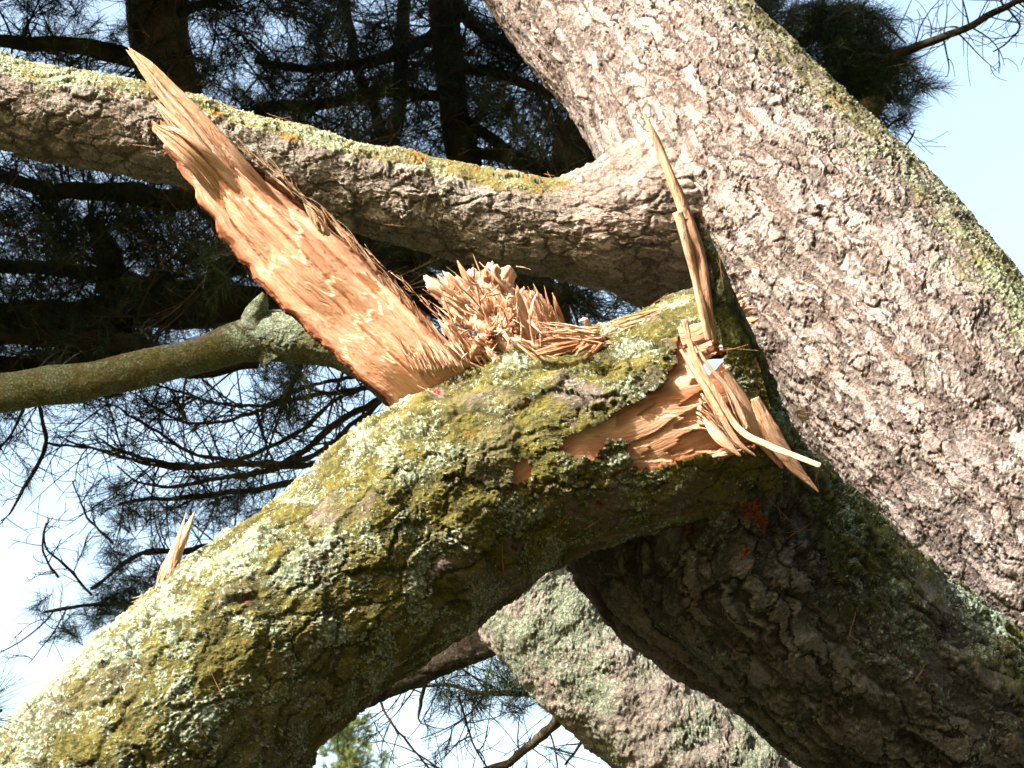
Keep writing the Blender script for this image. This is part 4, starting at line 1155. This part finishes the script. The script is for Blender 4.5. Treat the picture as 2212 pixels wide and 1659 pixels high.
for cx, cy, sx, sy, n_ in [(1710, 80, 50, 60, 60), (1790, 60, 50, 60, 60), (1860, 110, 70, 60, 110), (1900, 180, 60, 40, 60), (1800, 200, 80, 60, 110), (1800, 40, 40, 40, 20), (1880, 50, 40, 25, 20), (2010, 180, 18, 12, 5), (1960, 215, 30, 14, 7), (1930, 260, 30, 15, 6),
                           (1860, 300, 40, 20, 12), (1660, 20, 30, 40, 14), (1940, 130, 25, 30, 20)]:
    for i in range(n_):
        tf.append((W(r_.normal(cx, sx * .6), r_.normal(cy, sy * .6), r_.uniform(6.9, 7.6)), np.array([.8, 0, .5]) + r_.normal(0, .6, 3)))
needles('needles', tf, M['needle'], t4, r_, n=55, length=.13)

# sprig at the lower left corner, growing from the bent limb
r_ = np.random.RandomState(25)
mb = MB(); tips = []
px_twig(mb, [(-90, 1650, 3.6, 10), (-60, 1600, 3.5, 8), (-20, 1560, 3.4, 6), (10, 1530, 3.35, 4)], tips, r_, 2, .06, .003, 0)
spr = mb.build('sprig', M['twig'], brk)
needles('needles', [(W(-8, 1525, 3.35), np.array([.5, -.2, .2])), (W(-20, 1560, 3.37), np.array([.3, -.2, -.3])), (W(0, 1490, 3.37), np.array([.3, -.2, .4])), (W(-30, 1470, 3.4), np.array([.3, -.2, .4]))], M['needle'], spr, r_, n=60, length=.12, width=.0009)

# far conifer
r_ = np.random.RandomState(26)
cf = thing('conifer', 'distant sunlit conifer seen low under the bent limb', 'tree', (-2.2, 24, 0))
base = W(745, 1659, 26.0); h = W(745, 1480, 26.0)[2]
mb = MB(); tips = []
zs = np.linspace(-.2, h, 40); Pt = np.stack([np.full(40, base[0]), np.full(40, base[1]), zs], 1)
polytube(mb, Pt, np.linspace(.35, .02, 40), 10); mb.build('trunk', M['bg_bark'], cf)
for i in range(110):
    z = h * (1 - .5 * (i / 110.0) ** .8)
    L_ = (h - z) * .6 + .25; a = r_.uniform(0, 2 * math.pi)
    bp = []
    for k in range(12):
        f_ = (k + 1) / 12.0; q = np.array([base[0] + math.cos(a) * L_ * f_, base[1] + math.sin(a) * L_ * f_, z - .12 * f_ * L_ + .3 * f_ * f_ * L_])
        bp.append(q)
        for m_ in range(2): tips.append((q + r_.normal(0, .05 + .10 * L_ * (1 - f_) * .4, 3), np.array([math.cos(a), math.sin(a), .3])))
needles('needles', tips, M['needle_far'], cf, r_, n=14, length=.16, width=.012, back=.12)

# ---- unseen needle canopy added above and round the picture to darken the shade
r_ = np.random.RandomState(31)
C0 = W(1106, 830, 4.6)
cand = []
u_ = r_.normal(0, 1, (12000, 3)); u_ /= np.linalg.norm(u_, axis=1)[:, None]
u_ = u_[u_[:, 2] > -.7]
cand.append(C0 + u_ * r_.uniform(4.2, 6.8, (len(u_), 1)))
b_ = W(r_.uniform(-200, 1300, 6000), r_.uniform(-60, 1000, 6000), r_.uniform(6.6, 7.9, 6000))
cand.append(b_ + SUN * r_.uniform(1.0, 5.0, (6000, 1)))
b_ = W(r_.uniform(-200, 500, 900), r_.uniform(650, 950, 900), r_.uniform(5.5, 5.8, 900))
cand.append(b_ + SUN * r_.uniform(1.0, 4.0, (900, 1)))
Q = np.vstack(cand)
x, y, d = PX(Q)
ok = ~((d > 0) & (x > -330) & (x < 2540) & (y > -260) & (y < 1950))
th_ = math.tan(HFOV / 2); q_ = Q - CAM; dd_ = q_ @ FW
ok &= ~((dd_ > -.6) & (np.abs(q_ @ RT) < dd_ * th_ + .6) & (np.abs(q_ @ UP) < dd_ * th_ * .75 + .6))
ok &= np.linalg.norm(q_, axis=1) > 2.3
ok &= Q[:, 2] > 1.2
def in_sun(Q, m=0):
    """True where something would stand between the sun and the trunks in the picture"""
    bad = np.zeros(len(Q), bool)
    for dd in (3.3, 3.7, 4.1, 4.5, 4.9, 5.3, 5.7):
        t_ = (((CAM - Q) @ FW) + dd) / (-(SUN @ FW))
        hx, hy, _d = PX(Q - SUN * t_[:, None])
        bad |= (hx > (-560 + m if dd < 5.2 else 380)) & (hx < 2700 - m) & (hy > -560 + m) & (hy < 2150 - m) & (t_ > 0)
    return bad


ok &= ~in_sun(Q)
Q = Q[ok]
needles('shade_canopy', [(p, r_.normal(0, 1, 3)) for p in Q], M['needle'], big, r_, n=22, length=.32, width=.022, back=.2, fan_=1.0)
mb = MB(); top = W(1125, -420, 5.9)
for i in range(26):
    q = Q[r_.randint(len(Q))]
    if np.linalg.norm(q - top) < 1: continue
    mid_ = (q + top) / 2 + (q + top - 2 * C0) * .28
    pts = catmull(np.array([top, mid_, q]), 24)
    x, y, d = PX(pts)
    if in_sun(pts, 300).any(): continue
    if np.any((d > 0) & (x > -100) & (x < 2300) & (y > -60) & (y < 1750)): continue
    polytube(mb, pts, np.linspace(.07, .02, 24), 8)
mb.build('canopy_limbs', M['bg_bark'], big)  # unseen limbs added to carry the shading canopy

# dry needles caught on the bark
r_ = np.random.RandomState(41)
lit = MB()
def litter(o, n, box):
    me = o.data; V = np.empty(len(me.vertices) * 3, np.float32); me.vertices.foreach_get('co', V); V = V.reshape(-1, 3)
    N = np.empty(len(V) * 3, np.float32); me.vertices.foreach_get('normal', N); N = N.reshape(-1, 3).astype(float)
    x, y, d = PX(V); f = ((V - CAM) * N).sum(1) < 0
    if f.mean() < .05: N = -N; f = ~f
    idx = np.nonzero(f & (x > box[0]) & (x < box[2]) & (y > box[1]) & (y < box[3]))[0]
    for k in r_.choice(idx, n):
        p = V[k] + N[k] * .010; t = np.cross(N[k], r_.normal(0, 1, 3)); t /= np.linalg.norm(t)
        t = t * .6 + np.array([.1, 0, -.8]); t -= N[k] * (t @ N[k]); t /= np.linalg.norm(t)
        for q in range(r_.randint(1, 4)):
            e = t + r_.normal(0, .12, 3); L_ = r_.uniform(.05, .11)
            pts = np.array([p - e * L_ / 2 + N[k] * .004, p + N[k] * .004, p + e * L_ / 2 + N[k] * .006])
            polytube(lit, pts, [.0007, .0009, .0005], 3)
for o in list(scene.objects):
    if o.type == 'MESH' and o.parent in (big, brk) and o.name.split('.')[0] in ('trunk', 'broken_limb', 'limb'):
        w_ = {big: 34, brk: 14}[o.parent]
        litter(o, w_, (0, 0, 2212, 1659))
lo_ = lit.build('fallen_needles', simple('dry_needle', (.28, .13, .06), (.40, .22, .11), 6))
lo_['label'] = 'dry brown pine needles caught in the bark'; lo_['category'] = 'needles'; lo_['kind'] = 'stuff'
